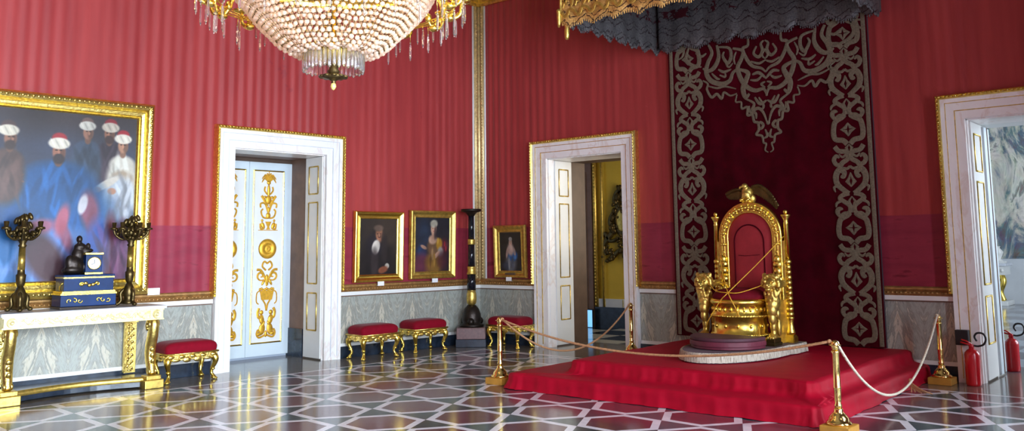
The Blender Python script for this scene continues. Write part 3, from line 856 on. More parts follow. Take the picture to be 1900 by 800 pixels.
# woman in yellow
w, h = .72, .90
lay = [S(.25, .7, .2, .25, (44, 60, 84), 1., .7), S(.18, .35, .14, .14, (40, 66, 110), .8, .8), S(.85, .45, .12, .14, (110, 40, 52), .7, .8), S(.2, .12, .28, .22, (112, 52, 72), .6, .9), S(.55, .16, .24, .24, (140, 100, 44), .6, .95), S(.55, .46, .20, .17, (120, 86, 62), .5), S(.70, .50, .09, .11, (180, 130, 44), .5), S(.50, .58, .12, .08, (208, 164, 138), .5), S(.53, .67, .05, .08, (200, 150, 124), .5), S(.53, .77, .085, .10, (208, 160, 134), .4), S(.54, .87, .10, .07, (206, 196, 176), .5), S(.58, .70, .04, .12, (60, 48, 52), .6, .8),
       S(.74, .36, .08, .09, (160, 150, 146), .6), S(.62, .30, .13, .035, (206, 158, 132), .5, 1, .75), S(.24, .45, .09, .03, (200, 150, 126), .5, 1, -.4), S(.8, .2, .15, .16, (84, 36, 50), .7, .7)]
lay += [S(.505+e, .785, .016, .008, (120, 86, 76), .8) for e in (0, .055)]+[S(.532, .735, .022, .008, (176, 84, 80), .5), S(.66, .56, .02, .06, (206, 160, 70), .6), S(.5, .34, .03, .1, (160, 124, 84), .7), S(.56, .22, .03, .12, (172, 126, 60), .7), S(.45, .18, .03, .12, (110, 74, 40), .7), S(.86, .5, .02, .05, (150, 40, 50), .6), S(.9, .42, .02, .05, (160, 50, 56), .6)]
cv = canvas(w, h, 180, 230, ((48, 34, 44), (40, 40, 48)), lay, 6)
framed('portrait_painting', 'gilt framed portrait of a lady in a yellow gown', 'painting', L(-1.11, -.03, 1.125), RZL, .92, 1.07, .10, PROF_S, M['gold_dull'], cv, tilt=.02)
# girl in blue
w, h = .47, .64
lay = [S(.5, .5, .45, .5, (66, 58, 54), 1.1, .5), S(.5, .22, .24, .26, (120, 120, 128), .6, .8), S(.6, .40, .22, .13, (50, 96, 160), .5, .95), S(.5, .57, .15, .16, (190, 160, 148), .5), S(.5, .75, .075, .09, (206, 166, 144), .45), S(.5, .84, .08, .05, (170, 160, 152), .5), S(.33, .48, .05, .14, (196, 160, 146), .5, .9, -.2), S(.68, .5, .05, .12, (180, 150, 140), .5, .9, .2), S(.3, .15, .2, .1, (60, 66, 84), .7, .8)]
lay += [S(.47+e, .76, .014, .008, (120, 88, 78), .8) for e in (0, .06)]+[S(.5, .715, .02, .007, (170, 84, 80), .5), S(.42, .2, .05, .16, (150, 150, 156), .7), S(.58, .2, .05, .16, (88, 92, 106), .7), S(.7, .36, .06, .05, (80, 126, 180), .6)]
cv = canvas(w, h, 140, 190, ((34, 32, 38), (44, 40, 40)), lay, 8)
r3 = framed('portrait_painting', 'small gilt framed portrait of a child in a blue dress right of the room corner', 'painting', (.752, -.03, 1.10), 0, .69, .86, .11, PROF_S, M['gold_dull'], cv, tilt=.035)
m = MB(); m.box(-.11, .11, -.05, -.035, .045, .075); m.build('name_plate', M['dark_wood'], r3)

def card(label, u, z, left, w=.12, h=.065):
    m = MB(); m.box(-w/2, w/2, -.004, .0, 0, h); m.box(-w/2, w/2, 0, .03, 0, .003)
    o = m.build('caption_card', M['card'], loc=(L(u, -.09, z) if left else (u, -.09, z)), rz=RZL if left else 0)
    tag(o, label, 'card', 'caption cards on the gilt ledge')
card('small white caption card on the ledge below the portrait of the man in black', -2.17, 1.035, True)
card('small white caption card on the ledge below the lady in yellow', -1.09, 1.045, True)
card('small white caption card on the ledge below the child in blue', .735, 1.04, False)
card('white caption card on the ledge at the corner of the huge painting', -5.66, 1.06, True, .15, .085)

# ------------------------------------------------------------------ stools
def make_stool(w=.66, d=.42):
    r = thing('stool', 'x', 'stool')
    # cushion with rounded edges
    m = MB()
    def cu(i, j):
        a = 2*PI*i; k = j
        # superellipse section
        ex = .22
        cx = math.copysign(abs(math.cos(a))**ex, math.cos(a)); cy = math.copysign(abs(math.sin(a))**ex, math.sin(a))
        if k < .45: t = k/.45; s = .985+.03*math.sin(t*PI/2); z = .355+.055*t
        else: t = (k-.45)/.55; s = 1.015*math.cos(t*PI/2)**.35 if t < 1 else 0; z = .41+.085*math.sin(t*PI/2)
        return (w/2*s*cx, d/2*s*cy, z)
    m.sheet(cu, 48, 14, 0, True, True)
    m.build('cushion', M['velvet'], r)
    m = MB(); m.box(-w/2+.01, w/2-.01, -d/2+.01, d/2-.01, .275, .352)
    m.tube([(-w/2, -d/2, .35), (w/2, -d/2, .35), (w/2, d/2, .35), (-w/2, d/2, .35)], .012, 6, closed=True)
    for s in (1, -1):
        n = 5
        for k in range(n):
            x = -w/2+.06+(w-.12)*k/(n-1)
            m.ell((x, s*(d/2-.005), .315), (.042, .014, .022), 10, 6); m.ell((x, s*(d/2+.006), .315), (.014, .01, .014), 8, 5)
            # scalloped lower edge with leaf drop
            if k < n-1: m.ell((x+(w-.12)/(n-1)/2, s*(d/2-.012), .275), (.055, .012, .022 if k not in (1, 2) else .035), 10, 6)
        for k in range(3):
            y = -d/2+.06+(d-.12)*k/2
            m.ell((s*(w/2-.005), y, .315), (.014, .045, .022), 10, 6); m.ell((s*(w/2-.012), y, .275), (.012, .05, .022), 10, 6)
    m.build('seat_frame', M['gold_carved'], r)
    for sx in (-1, 1):
        for sy in (-1, 1):
            m = MB(); X, Y = sx*(w/2-.045), sy*(d/2-.045); o = Vector((sx, sy, 0)).normalized()
            P = lambda k, z: (X+o.x*k, Y+o.y*k, z)
            m.tube(catmull([P(.0, .30), P(.028, .255), P(.022, .20), P(-.012, .13), P(-.018, .08), P(.005, .045), P(.02, .02)], 5), [.045, .046, .047, .047, .046, .044, .042, .039, .036, .033, .031, .029, .027, .025, .024, .023, .022, .021, .021, .020, .020, .020, .020, .020, .021, .022, .023, .024, .025, .026, .027][:31], 10)
            m.ell(P(.012, .022), (.036, .036, .022), 10, 6)
            for q in (-.5, 0, .5):
                e = Vector((o.x*math.cos(q)-o.y*math.sin(q), o.x*math.sin(q)+o.y*math.cos(q), 0))
                m.ell((X+o.x*.012+e.x*.034, Y+o.y*.012+e.y*.034, .014), (.016, .016, .013), 8, 5)
            m.ell(P(.034, .265), (.03, .03, .035), 8, 6); m.ell(P(-.002, .13), (.03, .03, .02), 8, 6)
            m.build('leg', M['gold'], r)
    return r
stool = make_stool()
spots = [(L(-5.32, -.30), RZL, 'gilt stool with crimson cushion between the console table and the closed door'),
         (L(-2.475, -.32), RZL, 'crimson gilt stool below the man in black, nearest the closed door'),
         (L(-1.45, -.235), RZL, 'crimson gilt stool below the portrait of the lady in yellow'),
         ((.96, -.32, 0), 0, 'crimson gilt stool below the portrait of the child in blue')]
for i, (p, rz, lb) in enumerate(spots):
    o = stool if i == 0 else copy_tree(stool)
    o.location = p; o.rotation_euler = (0, 0, rz); tag(o, lb, 'stool', 'gilt stools along the walls')

# ------------------------------------------------------------------ torchere in the corner
t = thing('torchere', 'tall black and bronze torchere standing on a purple stone plinth in the corner', 'torchere', (.31, -.545, 0), .70)
m = MB(); m.box(-.245, .245, -.245, .245, 0, .125); m.build('base_block', M['black_stone'], t, bevel=.006)
m = MB(); m.box(-.235, .235, -.235, .235, .125, .31); m.build('plinth', M['porphyry'], t, bevel=.012)
m = MB(); m.lathe([(.20, .31), (.20, .35), (.15, .36), (.16, .42), (.15, .52), (.12, .60), (.07, .66)], 32)
for k in range(3):
    a = k*2*PI/3+.5; m.ell((.15*math.cos(a), .15*math.sin(a), .40), (.06, .06, .06), 10, 8)
m.build('foot', M['bronze_dark'], t)
m = MB(); m.lathe([(.04, .65), (.075, .69), (.085, .76), (.08, .84), (.065, .89), (.08, .90)], 24); m.build('gilt_bulb', M['gold_dull'], t)
m = MB(); m.lathe([(.072, .90), (.070, 1.17)], 24); m.lathe([(.058, 1.28), (.054, 1.66)], 24); m.lathe([(.05, 1.73), (.048, 2.14)], 24); m.build('column', M['black_polish'], t)
m = MB(); m.lathe([(.074, 1.16), (.078, 1.18), (.066, 1.2), (.066, 1.26), (.07, 1.27), (.07, 1.29)], 24); m.build('gilt_ring', M['gold_dull'], t)
m = MB(); m.lathe([(.058, 1.65), (.062, 1.66), (.06, 1.72), (.062, 1.735), (.054, 1.74)], 24); m.build('gilt_ring', M['gold_dull'], t)
m = MB(); m.lathe([(.05, 2.12), (.07, 2.15), (.10, 2.18), (.165, 2.20), (.17, 2.235), (.16, 2.24), (.02, 2.22)], 32); m.build('dish', M['bronze_dark'], t)

# ------------------------------------------------------------------ console table against the left wall
UC = -6.615
c = thing('console_table', 'long gilt console table with pale marble top below the huge painting', 'table', L(UC, -.0), RZL)
hw = .86
m = MB(); m.box(-hw-.02, hw+.02, -.67, -.06, .925, .962); m.build('table_top', M['grey_top'], c, bevel=.006)
m = MB(); m.box(-hw+.02, hw-.02, -.63, -.07, .80, .925)
m.box(-hw, hw, -.645, -.07, .795, .812); m.box(-hw, hw, -.645, -.07, .908, .925)
# running foliage on the apron
pts = [(-.70+1.40*k/160, .862+.025*math.sin(k*.39)*math.cos(k*.02)) for k in range(161)]
m.ribbon(pts, .007, .012, lambda x, z, h: (x, -.63-h, z))
for k in range(26):
    x = -.68+1.36*k/25; s = 1 if k % 2 else -1
    m.ribbon(spiral(x, .862+s*.018, .026, .006, k, k+4.2*s, 14), .005, .01, lambda x, z, h: (x, -.63-h, z))
    m.ell((x+.02, -.638, .862-s*.02), (.016, .008, .009), 8, 5, rot=(0, s*.6, 0))
for k in range(5): m.ribbon([(0, .83), ((k-2)*.03, .905)], [.005, .009], .014, lambda x, z, h: (x, -.63-h, z))
for s in (-1, 1):
    X = s*(hw-.09); m.box(X-.075, X+.075, -.65, -.60, .80, .925)
    M2 = Matrix.Translation((X, -.65, .862)) @ Matrix.Rotation(PI/2, 4, 'X')
    m.lathe([(0, 0), (.015, .016), (.025, .006), (.045, .014), (.052, .0)], 20, M=M2)
m.build('apron', M['apron_gilt'], c, bevel=.002)
for s in (-1, 1):
    X = s*(hw-.10)
    m = MB()   # scrolled front leg
    m.tube(catmull([(X, -.56, .80), (X, -.60, .74), (X, -.58, .62), (X, -.53, .48), (X, -.53, .34), (X, -.57, .22), (X, -.60, .16)], 6), taper(37, .055, .062, .04), 12)
    for sx in (-1, 1):
        sp = spiral(-.575, .735, .06, .015, -1.2, 4.6, 20)
        m.tube([(X+sx*.05, y, z) for y, z in sp], .02, 8)
        sp = spiral(-.585, .20, .045, .012, 1.2, -4.6, 20)
        m.tube([(X+sx*.035, y, z) for y, z in sp], .016, 8)
    for k in range(7):
        z = .70-.065*k; y = -.60+.055*math.sin(k*.42); m.ell((X, y-.03, z), (.045-.003*k, .022, .04), 10, 7, rot=(.5, 0, 0))
    m.build('leg', M['gold_carved'], c)
    m = MB()   # flat rear pilaster
    X2 = s*(hw-.17)
    m.box(X2-.07, X2+.07, -.10, -.06, .14, .80)
    m.box(X2-.085, X2+.085, -.115, -.06, .74, .80)
    rnd = random.Random(2)
    for k in range(22): m.ell((X2+.028*math.sin(k*2.1), -.103, .17+k*.026), (.022, .008, .014), 8, 5, rot=(0, k, 0))
    m.build('pilaster', M['gold_carved'], c)
    m = MB()   # plinth block under the front leg
    X3 = X
    m.prism([(X3-.11, -.68), (X3+.11, -.68), (X3+.12, -.60), (X3+.10, -.46), (X3-.10, -.46), (X3-.12, -.60)], 0, .10, 'z')
    m.prism([(X3-.085, -.66), (X3+.085, -.66), (X3+.09, -.50), (X3-.09, -.50)], .10, .15, 'z')
    m.build('foot_block', M['gold_dull'], c, bevel=.008)
# concave plinth shelf
m = MB()
fr = [(-hw+.02+(2*hw-.04)*k/24, -.60+.20*math.sin(PI*k/24)) for k in range(25)]
m.prism(fr+[(hw-.02, -.06), (-hw+.02, -.06)], .02, .125, 'z'); m.build('plinth_shelf', M['black_stone'], c)
m = MB()
vs = []
for (x, y) in fr: vs += [(x, y-.012, .075), (x, y-.022, .10), (x, y-.012, .132), (x, y+.03, .132)]
m.add(vs, [(4*i+a, 4*i+a+1, 4*i+a+5, 4*i+a+4) for i in range(24) for a in range(3)], 0, True)
m.build('gilt_edge', M['gold_dull'], c)

# candelabra
def make_candelabrum():
    r = thing('candelabrum', 'x', 'candelabrum')
    m = MB(); m.lathe([(.0, .02), (.075, .02), (.07, .05), (.05, .075), (.06, .12), (.07, .17), (.05, .23), (.03, .27)], 20)
    for k in range(3):
        a = k*2*PI/3+.3; ca, sa = math.cos(a), math.sin(a)
        m.tube(catmull([(.04*ca, .04*sa, .20), (.09*ca, .09*sa, .15), (.085*ca, .085*sa, .06), (.125*ca, .125*sa, .02)], 5), .022, 8)
        m.ell((.125*ca, .125*sa, .022), (.03, .03, .022), 8, 6)
    m.build('tripod_base', M['bronze'], r)
    m = MB(); m.lathe([(.03, .27), (.045, .30), (.05, .36), (.052, .40), (.04, .41), (.036, .45), (.03, .70), (.045, .72), (.03, .74), (.05, .78), (.02, .80)], 20); m.build('shaft', M['bronze'], r)
    m = MB(); m.lathe([(.037, .46), (.031, .69), (.033, .70), (.038, .455)], 20); m.build('gilt_sleeve', M['gold_dull'], r)
    for k in range(6):
        a = k*PI/3+.26; ca, sa = math.cos(a), math.sin(a)
        m = MB(); m.tube(catmull([(.02*ca, .02*sa, .80), (.10*ca, .10*sa, .79), (.17*ca, .17*sa, .84), (.19*ca, .19*sa, .90)], 5), .014, 8)
        for q in range(9):
            rr = .05+.016*q; m.ell((rr*ca-.03*sa*math.sin(q*2.2), rr*sa+.03*ca*math.sin(q*2.2), .80+.012*q+.02*math.cos(q*1.7)), (.024, .024, .03), 8, 6, rot=(q, q*.7, 0))
        b = m.build('branch', M['bronze'], r)
        m = MB(); m.lathe([(.012, .90), (.05, .905), (.045, .925), (.022, .93), (.028, .985), (.02, .99)], 12, (.19*ca, .19*sa, 0)); m.build('candle_socket', M['bronze'], b)
    m = MB(); m.lathe([(.03, .80), (.06, .86), (.05, .92), (.025, .96), (.04, 1.0), (.02, 1.06), (.0, 1.08)], 14)
    for k in range(18):
        a = k*PI/4.5; m.ell(((.05+.02*(k % 2))*math.cos(a), (.05+.02*(k % 2))*math.sin(a), .84+.012*k), (.026, .026, .045), 8, 6, rot=(math.sin(a)*.4, -math.cos(a)*.4, 0))
    m.build('finial', M['bronze'], r)
    return r
cd = make_candelabrum()
for i, (u, lb) in enumerate(((-7.24, 'dark bronze candelabrum left of the blue mantel clock'), (-6.065, 'dark bronze candelabrum right of the blue mantel clock'))):
    o = cd if i == 0 else copy_tree(cd)
    o.location = L(u, -.35, .962); o.rotation_euler = (0, 0, RZL+i*.4); tag(o, lb, 'candelabrum', 'candelabra on the console')

# mantel clock
k = thing('mantel_clock', 'blue and gilt mantel clock with a dark bronze seated figure on the console table', 'clock', L(-6.565, -.34, .962), RZL)
m = MB(); m.box(-.30, .30, -.15, .15, .03, .16); m.box(-.27, .27, -.14, .14, .20, .36); m.box(-.28, .28, -.15, .15, .36, .385); m.build('case', M['clock_blue'], k, bevel=.006)
m = MB(); m.box(-.31, .31, -.16, .16, 0, .03); m.build('plinth', M['bronze_dark'], k, bevel=.005)
m = MB(); m.box(-.305, .305, -.156, .156, .16, .178); m.box(-.29, .29, -.15, .15, .18, .20); m.box(-.275, .275, -.146, .146, .345, .36)
for s in (-1, 1):
    for j in range(3): m.tube([(s*(.10+.055*j)+p[0], -.156, .095+p[1]) for p in spiral(0, 0, .03, .006, j*2, j*2+5*s, 16)], .007, 6)
    m.tube([(s*.27+s*.03*math.sin(a*.5), -.10-.02*math.cos(a*.5), .25+.045*math.cos(a*.5)) for a in range(14)], .009, 6)
for j in range(5): m.ell((-.08+j*.04, -.148, .275+.015*math.sin(j*2)), (.022, .012, .02), 8, 6)
m.tube([(-.09+p[0], -.146, .275+p[1]) for p in spiral(0, 0, .03, .006, 0, 5, 14)], .007, 6)
m.tube([(.09+p[0], -.146, .275+p[1]) for p in spiral(0, 0, .03, .006, PI, PI-5, 14)], .007, 6)
m.build('gilt_mounts', M['gold'], k)
m = MB(); m.box(-.04, .14, -.12, .06, .41, .61); dcase = m.build('dial_case', M['clock_blue'], k, bevel=.006)
m = MB(); m.box(-.05, .15, -.13, .07, .385, .41); m.build('gilt_base', M['gold'], dcase, bevel=.003)
m = MB(); m.box(-.05, .15, -.13, .07, .61, .635); m.build('gilt_cornice', M['gold'], dcase, bevel=.003)
m = MB(); M2 = Matrix.Translation((.05, -.122, .512)) @ Matrix.Rotation(PI/2, 4, 'X')
m.lathe([(0, .0), (.066, .0), (.066, .006), (.0, .010)], 32, M=M2); dl = m.build('dial', M['dial'], dcase)
m = MB(); m.lathe([(.066, 0), (.074, 0), (.074, .012), (.066, .012)], 32, M=M2, cap=False); m.build('bezel', M['gold'], dl)
m = MB(); m.tube([(.05, -.134, .512), (.05, -.134, .555)], .0025, 5); m.tube([(.05, -.134, .512), (.018, -.134, .50)], .003, 5); m.build('hands', M['black_rubber'], dl)
m = MB()
for e in (((-.10, 0, .47), (.10, .09, .09)), ((-.14, -.02, .50), (.09, .08, .10)), ((-.09, 0, .60), (.075, .065, .11)), ((-.07, 0, .70), (.07, .055, .05)), ((-.085, -.01, .79), (.034, .038, .045)), ((-.075, 0, .75), (.02, .02, .03)),
          ((0, -.02, .66), (.075, .03, .028)), ((-.02, 0, .64), (.06, .05, .05)), ((-.15, -.05, .44), (.10, .06, .05)), ((-.17, 0, .43), (.09, .08, .05)), ((-.01, -.05, .47), (.03, .05, .09)), ((.03, .04, .70), (.03, .03, .05)), ((-.19, -.04, .52), (.05, .05, .09))):
    m.ell(*e)
m.build('bronze_figure', M['bronze_dark'], k)
sculpt(bpy.data.objects['bronze_figure'], .010, 3)

# ------------------------------------------------------------------ carpeted dais
def dais():
    nL, nF, nR = 60, 110, 60
    def path(xl, xr, yf, yb=-.02, cr=.10):
        p = []
        for i in range(nL): p.append((xl, yb+(yf+cr-yb)*i/nL, -1, 0, i))
        for i in range(8): a = PI+PI/2*i/8; p.append((xl+cr+cr*math.cos(a), yf+cr+cr*math.sin(a), math.cos(a), math.sin(a), i))
        for i in range(nF): p.append((xl+cr+(xr-xl-2*cr)*i/nF, yf, 0, -1, i))
        for i in range(8): a = 1.5*PI+PI/2*i/8; p.append((xr-cr+cr*math.cos(a), yf+cr+cr*math.sin(a), math.cos(a), math.sin(a), i))
        for i in range(nR+1): p.append((xr, yf+cr+(yb-yf-cr)*i/nR, 1, 0, i))
        return p
    lo = path(3.58, 7.23, -3.42); up = path(4.20, 7.03, -3.03)
    def wr(i, a, b): return math.sin(i*a+b)*.6+math.sin(i*a*2.3+b*1.7)*.4
    rings = []
    for pa, zs in ((lo, [(.045, .004), (.02, .03), (.008, .09), (.002, .145), (-.012, .165), (-.05, .172)]), (up, [(.10, .176), (.035, .19), (.012, .235), (.004, .295), (-.012, .315), (-.06, .322)])):
        for q, (d, z) in enumerate(zs):
            r = []
            for i, (x, y, nx, ny, k) in enumerate(pa):
                fold = wr(i, .55, q*.3)*(.012 if q < 3 else .004) + wr(i, .13, 1.0)*.012
                cor = 0
                if 58 < i < 72 or 176 < i < 190: cor = .035*(1 if q < 2 else .3)*abs(math.sin(i*.9))
                dd = d+fold+cor
                r.append((x+nx*dd, min(-.015, y+ny*dd), max(.003, z+wr(i, .21, q)*.004)))
            rings.append(r)
    m = MB(); n = len(lo)
    vs = [p for r in rings for p in r]
    fs = [(q*n+i, q*n+i+1, (q+1)*n+i+1, (q+1)*n+i) for q in range(len(rings)-1) for i in range(n-1)]
    m.add(vs, fs, 0, True)
    m.add(rings[-1], [tuple(range(n))], 0, False)
    o = m.build('carpeted_dais', M['cloth_red'])
    return tag(o, 'two stepped dais covered in crimson cloth in front of the throne wall', 'dais')
dais()

# fringed platform under the throne
ZP = .436
t = thing('throne_platform', 'low platform with a pale fringed edge under the gilt throne on the red dais', 'platform', (0, 0, .327))
out = [(4.95, -.86), (4.95, -1.16), (5.02, -1.20), (5.02, -1.50)]
out += [(5.56+.50*math.cos(a), -1.55-.98*math.sin(a)) for a in [PI-PI*k/30 for k in range(31)]]
out += [(6.06, -1.45), (6.05, -1.28), (6.09, -1.22), (6.09, -.86)]
m = MB(); m.prism(out, 0, .108, 'z'); m.build('top_cover', simple('grey_mauve_cover', (104, 84, 92), .8, 0, .15, 12), t)
m = MB(); rnd = random.Random(3)
per = []
for i in range(len(out)):
    a, b = out[i], out[(i+1) % len(out)]
    l = math.hypot(b[0]-a[0], b[1]-a[1]); n = max(1, int(l/.017))
    for j in range(n): per.append((a[0]+(b[0]-a[0])*j/n, a[1]+(b[1]-a[1])*j/n, (b[1]-a[1])/l, -(b[0]-a[0])/l))
vs = []; P = len(per)
sg = -1
cx, cy = 5.55, -1.5
for z, d in ((.112, .004), (.10, .014), (.05, .018), (.008, .024)):
    for i, (x, y, nx, ny) in enumerate(per):
        if nx*(x-cx)+ny*(y-cy) < 0: nx, ny = -nx, -ny
        e = d+(rnd.random()*.008 if z < .1 else 0)+(.009 if i % 2 else -.003)
        vs.append((x+nx*e, y+ny*e, z if z > .03 else z+rnd.random()*.006))
m.add(vs, [(r*P+i, r*P+(i+1) % P, (r+1)*P+(i+1) % P, (r+1)*P+i) for r in range(3) for i in range(P)], 0, True)
m.build('fringe', M['fringe'], t)
m = MB(); m.tube([(x, y, .100) for x, y in out], .010, 6, closed=True); m.build('gilt_braid', M['gold_dull'], t)

# footstool
t = thing('footstool', 'low rounded maroon footstool in front of the throne', 'footstool', (5.56, -1.80, ZP+.006))
def dsh(s): return [(.43*s*math.cos(a), -.46*s*math.sin(a)) for a in [PI-PI*k/32 for k in range(33)]]+[(.43*s, .07), (-.43*s, .07)]
m = MB(); m.prism(dsh(.97), .0, .03, 'z'); m.prism(dsh(1.0), .03, .085, 'z'); m.build('side_band', M['maroon'], t, bevel=.006)
m = MB(); m.prism(dsh(.99), .085, .125, 'z'); m.build('padded_top', simple('dark_maroon_cover', (78, 40, 52), .6, 0, .2, 8), t, bevel=.012)

# ------------------------------------------------------------------ throne
th = thing('throne', 'gilt armchair throne with red oval back, lion armrests and an eagle on top', 'throne', (5.506, -1.0, ZP))
def arch(hwid, zs, top, n=26, z0=0.0):
    p = [(-hwid, z0+(zs-z0)*k/8) for k in range(8)]
    p += [(-hwid*math.cos(PI*k/n), zs+(top-zs)*math.sin(PI*k/n)) for k in range(n+1)]
    p += [(hwid, zs+(z0-zs)*(k+1)/8) for k in range(8)]
    return p
inn = arch(.285, 1.26, 1.545, z0=.50); outr = arch(.415, 1.26, 1.69, z0=.50)
m = MB(); n = len(inn); vs = []
sect = [(0, .03), (0, -.02), (.08, -.045), (.2, -.03), (.35, -.045), (.5, -.052), (.65, -.045), (.8, -.03), (.92, -.05), (1, -.02), (1, .03)]
for a, b in zip(inn, outr):
    for s, y in sect: vs.append((a[0]+(b[0]-a[0])*s, y, a[1]+(b[1]-a[1])*s))
q = len(sect)
m.add(vs, [(i*q+k, i*q+(k+1) % q, (i+1)*q+(k+1) % q, (i+1)*q+k) for i in range(n-1) for k in range(q)], 0, True)
for i in range(2, n-2):
    a, b = inn[i], outr[i]
    m.ell(((a[0]+b[0])/2, -.05, (a[1]+b[1])/2), (.022, .012, .022), 8, 6)
    if i % 2:
        m.ell((a[0]+(b[0]-a[0])*.3, -.045, a[1]+(b[1]-a[1])*.3), (.012, .01, .02), 6, 5); m.ell((a[0]+(b[0]-a[0])*.7, -.045, a[1]+(b[1]-a[1])*.7), (.012, .01, .02), 6, 5)
# stiles below the arch
for s in (-1, 1):
    x0, x1 = sorted((s*.285, s*.415)); m.box(x0, x1, -.03, .03, 0, .51)
    for z, r in ((.62, .05), (.74, .062), (.84, .05), (.92, .06), (.98, .045)): m.ell((s*.355, -.055, z), (r, .04, .055), 12, 8)
m.build('back_frame', M['gold'], th)
m = MB()   # oval padded back
def padf(i, j):
    a = 2*PI*i; r = 1-j
    x = .29*r*math.cos(a); sz = math.sin(a)
    z = (1.26+.285*r*sz) if sz > 0 else (.80+.30*r*sz)
    z = z if sz > 0 else z
    zz = z if sz > 0 else z
    # stadium: straight sides
    zz = 1.02+ (zz-1.02)*1.0
    return (x, -.015-.045*(1-r**4), zz)
inn2 = arch(.285, 1.26, 1.545, z0=.50)
ctr = (0, 1.0); vs = []; K = 10
for k in range(K+1):
    r = 1-k/K
    for (x, z) in inn2: vs.append((x*r, -.012-.05*(1-r**3.5), ctr[1]+(z-ctr[1])*r))
n2 = len(inn2)
m.add(vs, [(k*n2+i, k*n2+(i+1) % n2, (k+1)*n2+(i+1) % n2, (k+1)*n2+i) for k in range(K) for i in range(n2)], 0, True)
pad = m.build('back_cushion', M['cushion_dark'], th)
m = MB(); pip = [(x*.68, -.052, 1.0+(z-1.0)*.74) for x, z in inn2]; m.tube(pip, .008, 6); m.tube([(-.14, -.066, 1.03), (-.05, -.068, 1.022), (.14, -.066, 1.035)], .003, 5)
m.build('piping', M['velvet_dark'], pad)
m = MB(); m.prism(inn2, .0, .03, 'y'); m.build('back_board', M['dark_wood'], th)
# side panel and posts with ball finials
for s in (-1, 1):
    m = MB(); X = s*.463
    m.box(X-.06, X+.06, -.06, .06, 0, .07); m.box(X-.05, X+.05, -.05, .05, .07, .09)
    m.lathe([(.050, .09), (.055, .12), (.04, .17), (.035, .22), (.04, .26), (.046, .28), (.050, .30)], 20, (X, 0, 0))
    for k in range(10):
        z0 = .30+k*.062
        m.lathe([(.044-.001*k, z0), (.048-.001*k, z0+.03), (.044-.001*k, z0+.06)], 16, (X, 0, 0))
    m.lathe([(.036, .92), (.046, .94), (.046, .96), (.036, .98)], 20, (X, 0, 0))
    m.lathe([(.034, .98), (.028, 1.40), (.034, 1.41), (.026, 1.43), (.032, 1.46), (.058, 1.50), (.060, 1.515), (.02, 1.52)], 20, (X, 0, 0))
    m.ell((X, 0, 1.545), (.028, .028, .03), 14, 10)
    m.build('back_post', M['gold'], th)
    m = MB(); x0, x1 = sorted((s*.40, s*.445)); m.box(x0, x1, -.035, .035, 0, 1.20)
    x0, x1 = sorted((s*.34, s*.47)); m.box(x0, x1, -.02, .04, .92, .965)
    m.build('side_stile', M['gold_dull'], th, bevel=.004)
    m = MB()
    m.tube(catmull([(s*.41, -.02, .68), (s*.425, -.15, .69), (s*.43, -.28, .66), (s*.43, -.36, .63)], 6), [.05]*19, 12, flat=.7)
    for k in range(4): m.ell((s*.425, -.06-.07*k, .715), (.03, .03, .02), 8, 6)
    x0, x1 = sorted((s*.36, s*.42)); m.box(x0, x1, -.30, -.02, .0, .50)
    m.build('arm', M['gold_dull'], th, bevel=.004)
# seat drum and cushion
m = MB()
DR = .315
m.lathe([(DR+.03, 0), (DR+.03, .05), (DR+.01, .06), (DR+.005, .09), (DR+.022, .10), (DR+.022, .125), (DR, .135), (DR-.005, .30), (DR+.02, .315), (DR+.02, .345), (DR, .355), (DR, .45), (DR+.02, .465), (DR+.03, .49), (DR+.02, .52), (DR-.03, .53)], 56, (0, -.37, 0))
for k in range(26):
    a = k*2*PI/26
    m.ell(((DR+.002)*math.cos(a), -.37+(DR+.002)*math.sin(a), .405), (.018, .018, .026), 8, 6)
    if k % 2: m.ell((DR*math.cos(a), -.37+DR*math.sin(a), .215), (.02, .02, .024), 10, 6)
for z, r in ((.113, DR+.022), (.33, DR+.02)):
    for k in range(64):
        a = k*2*PI/64; m.ell((r*math.cos(a), -.37+r*math.sin(a), z), (.014, .014, .014), 6, 4)
m.build('seat_drum', M['gold'], th)
m = MB(); m.lathe([(DR-.005, .525), (DR+.005, .55), (DR-.02, .59), (DR-.08, .625), (DR-.17, .645), (.01, .655)], 48, (0, -.37, 0)); m.build('seat_cushion', M['cushion_seat'], th)
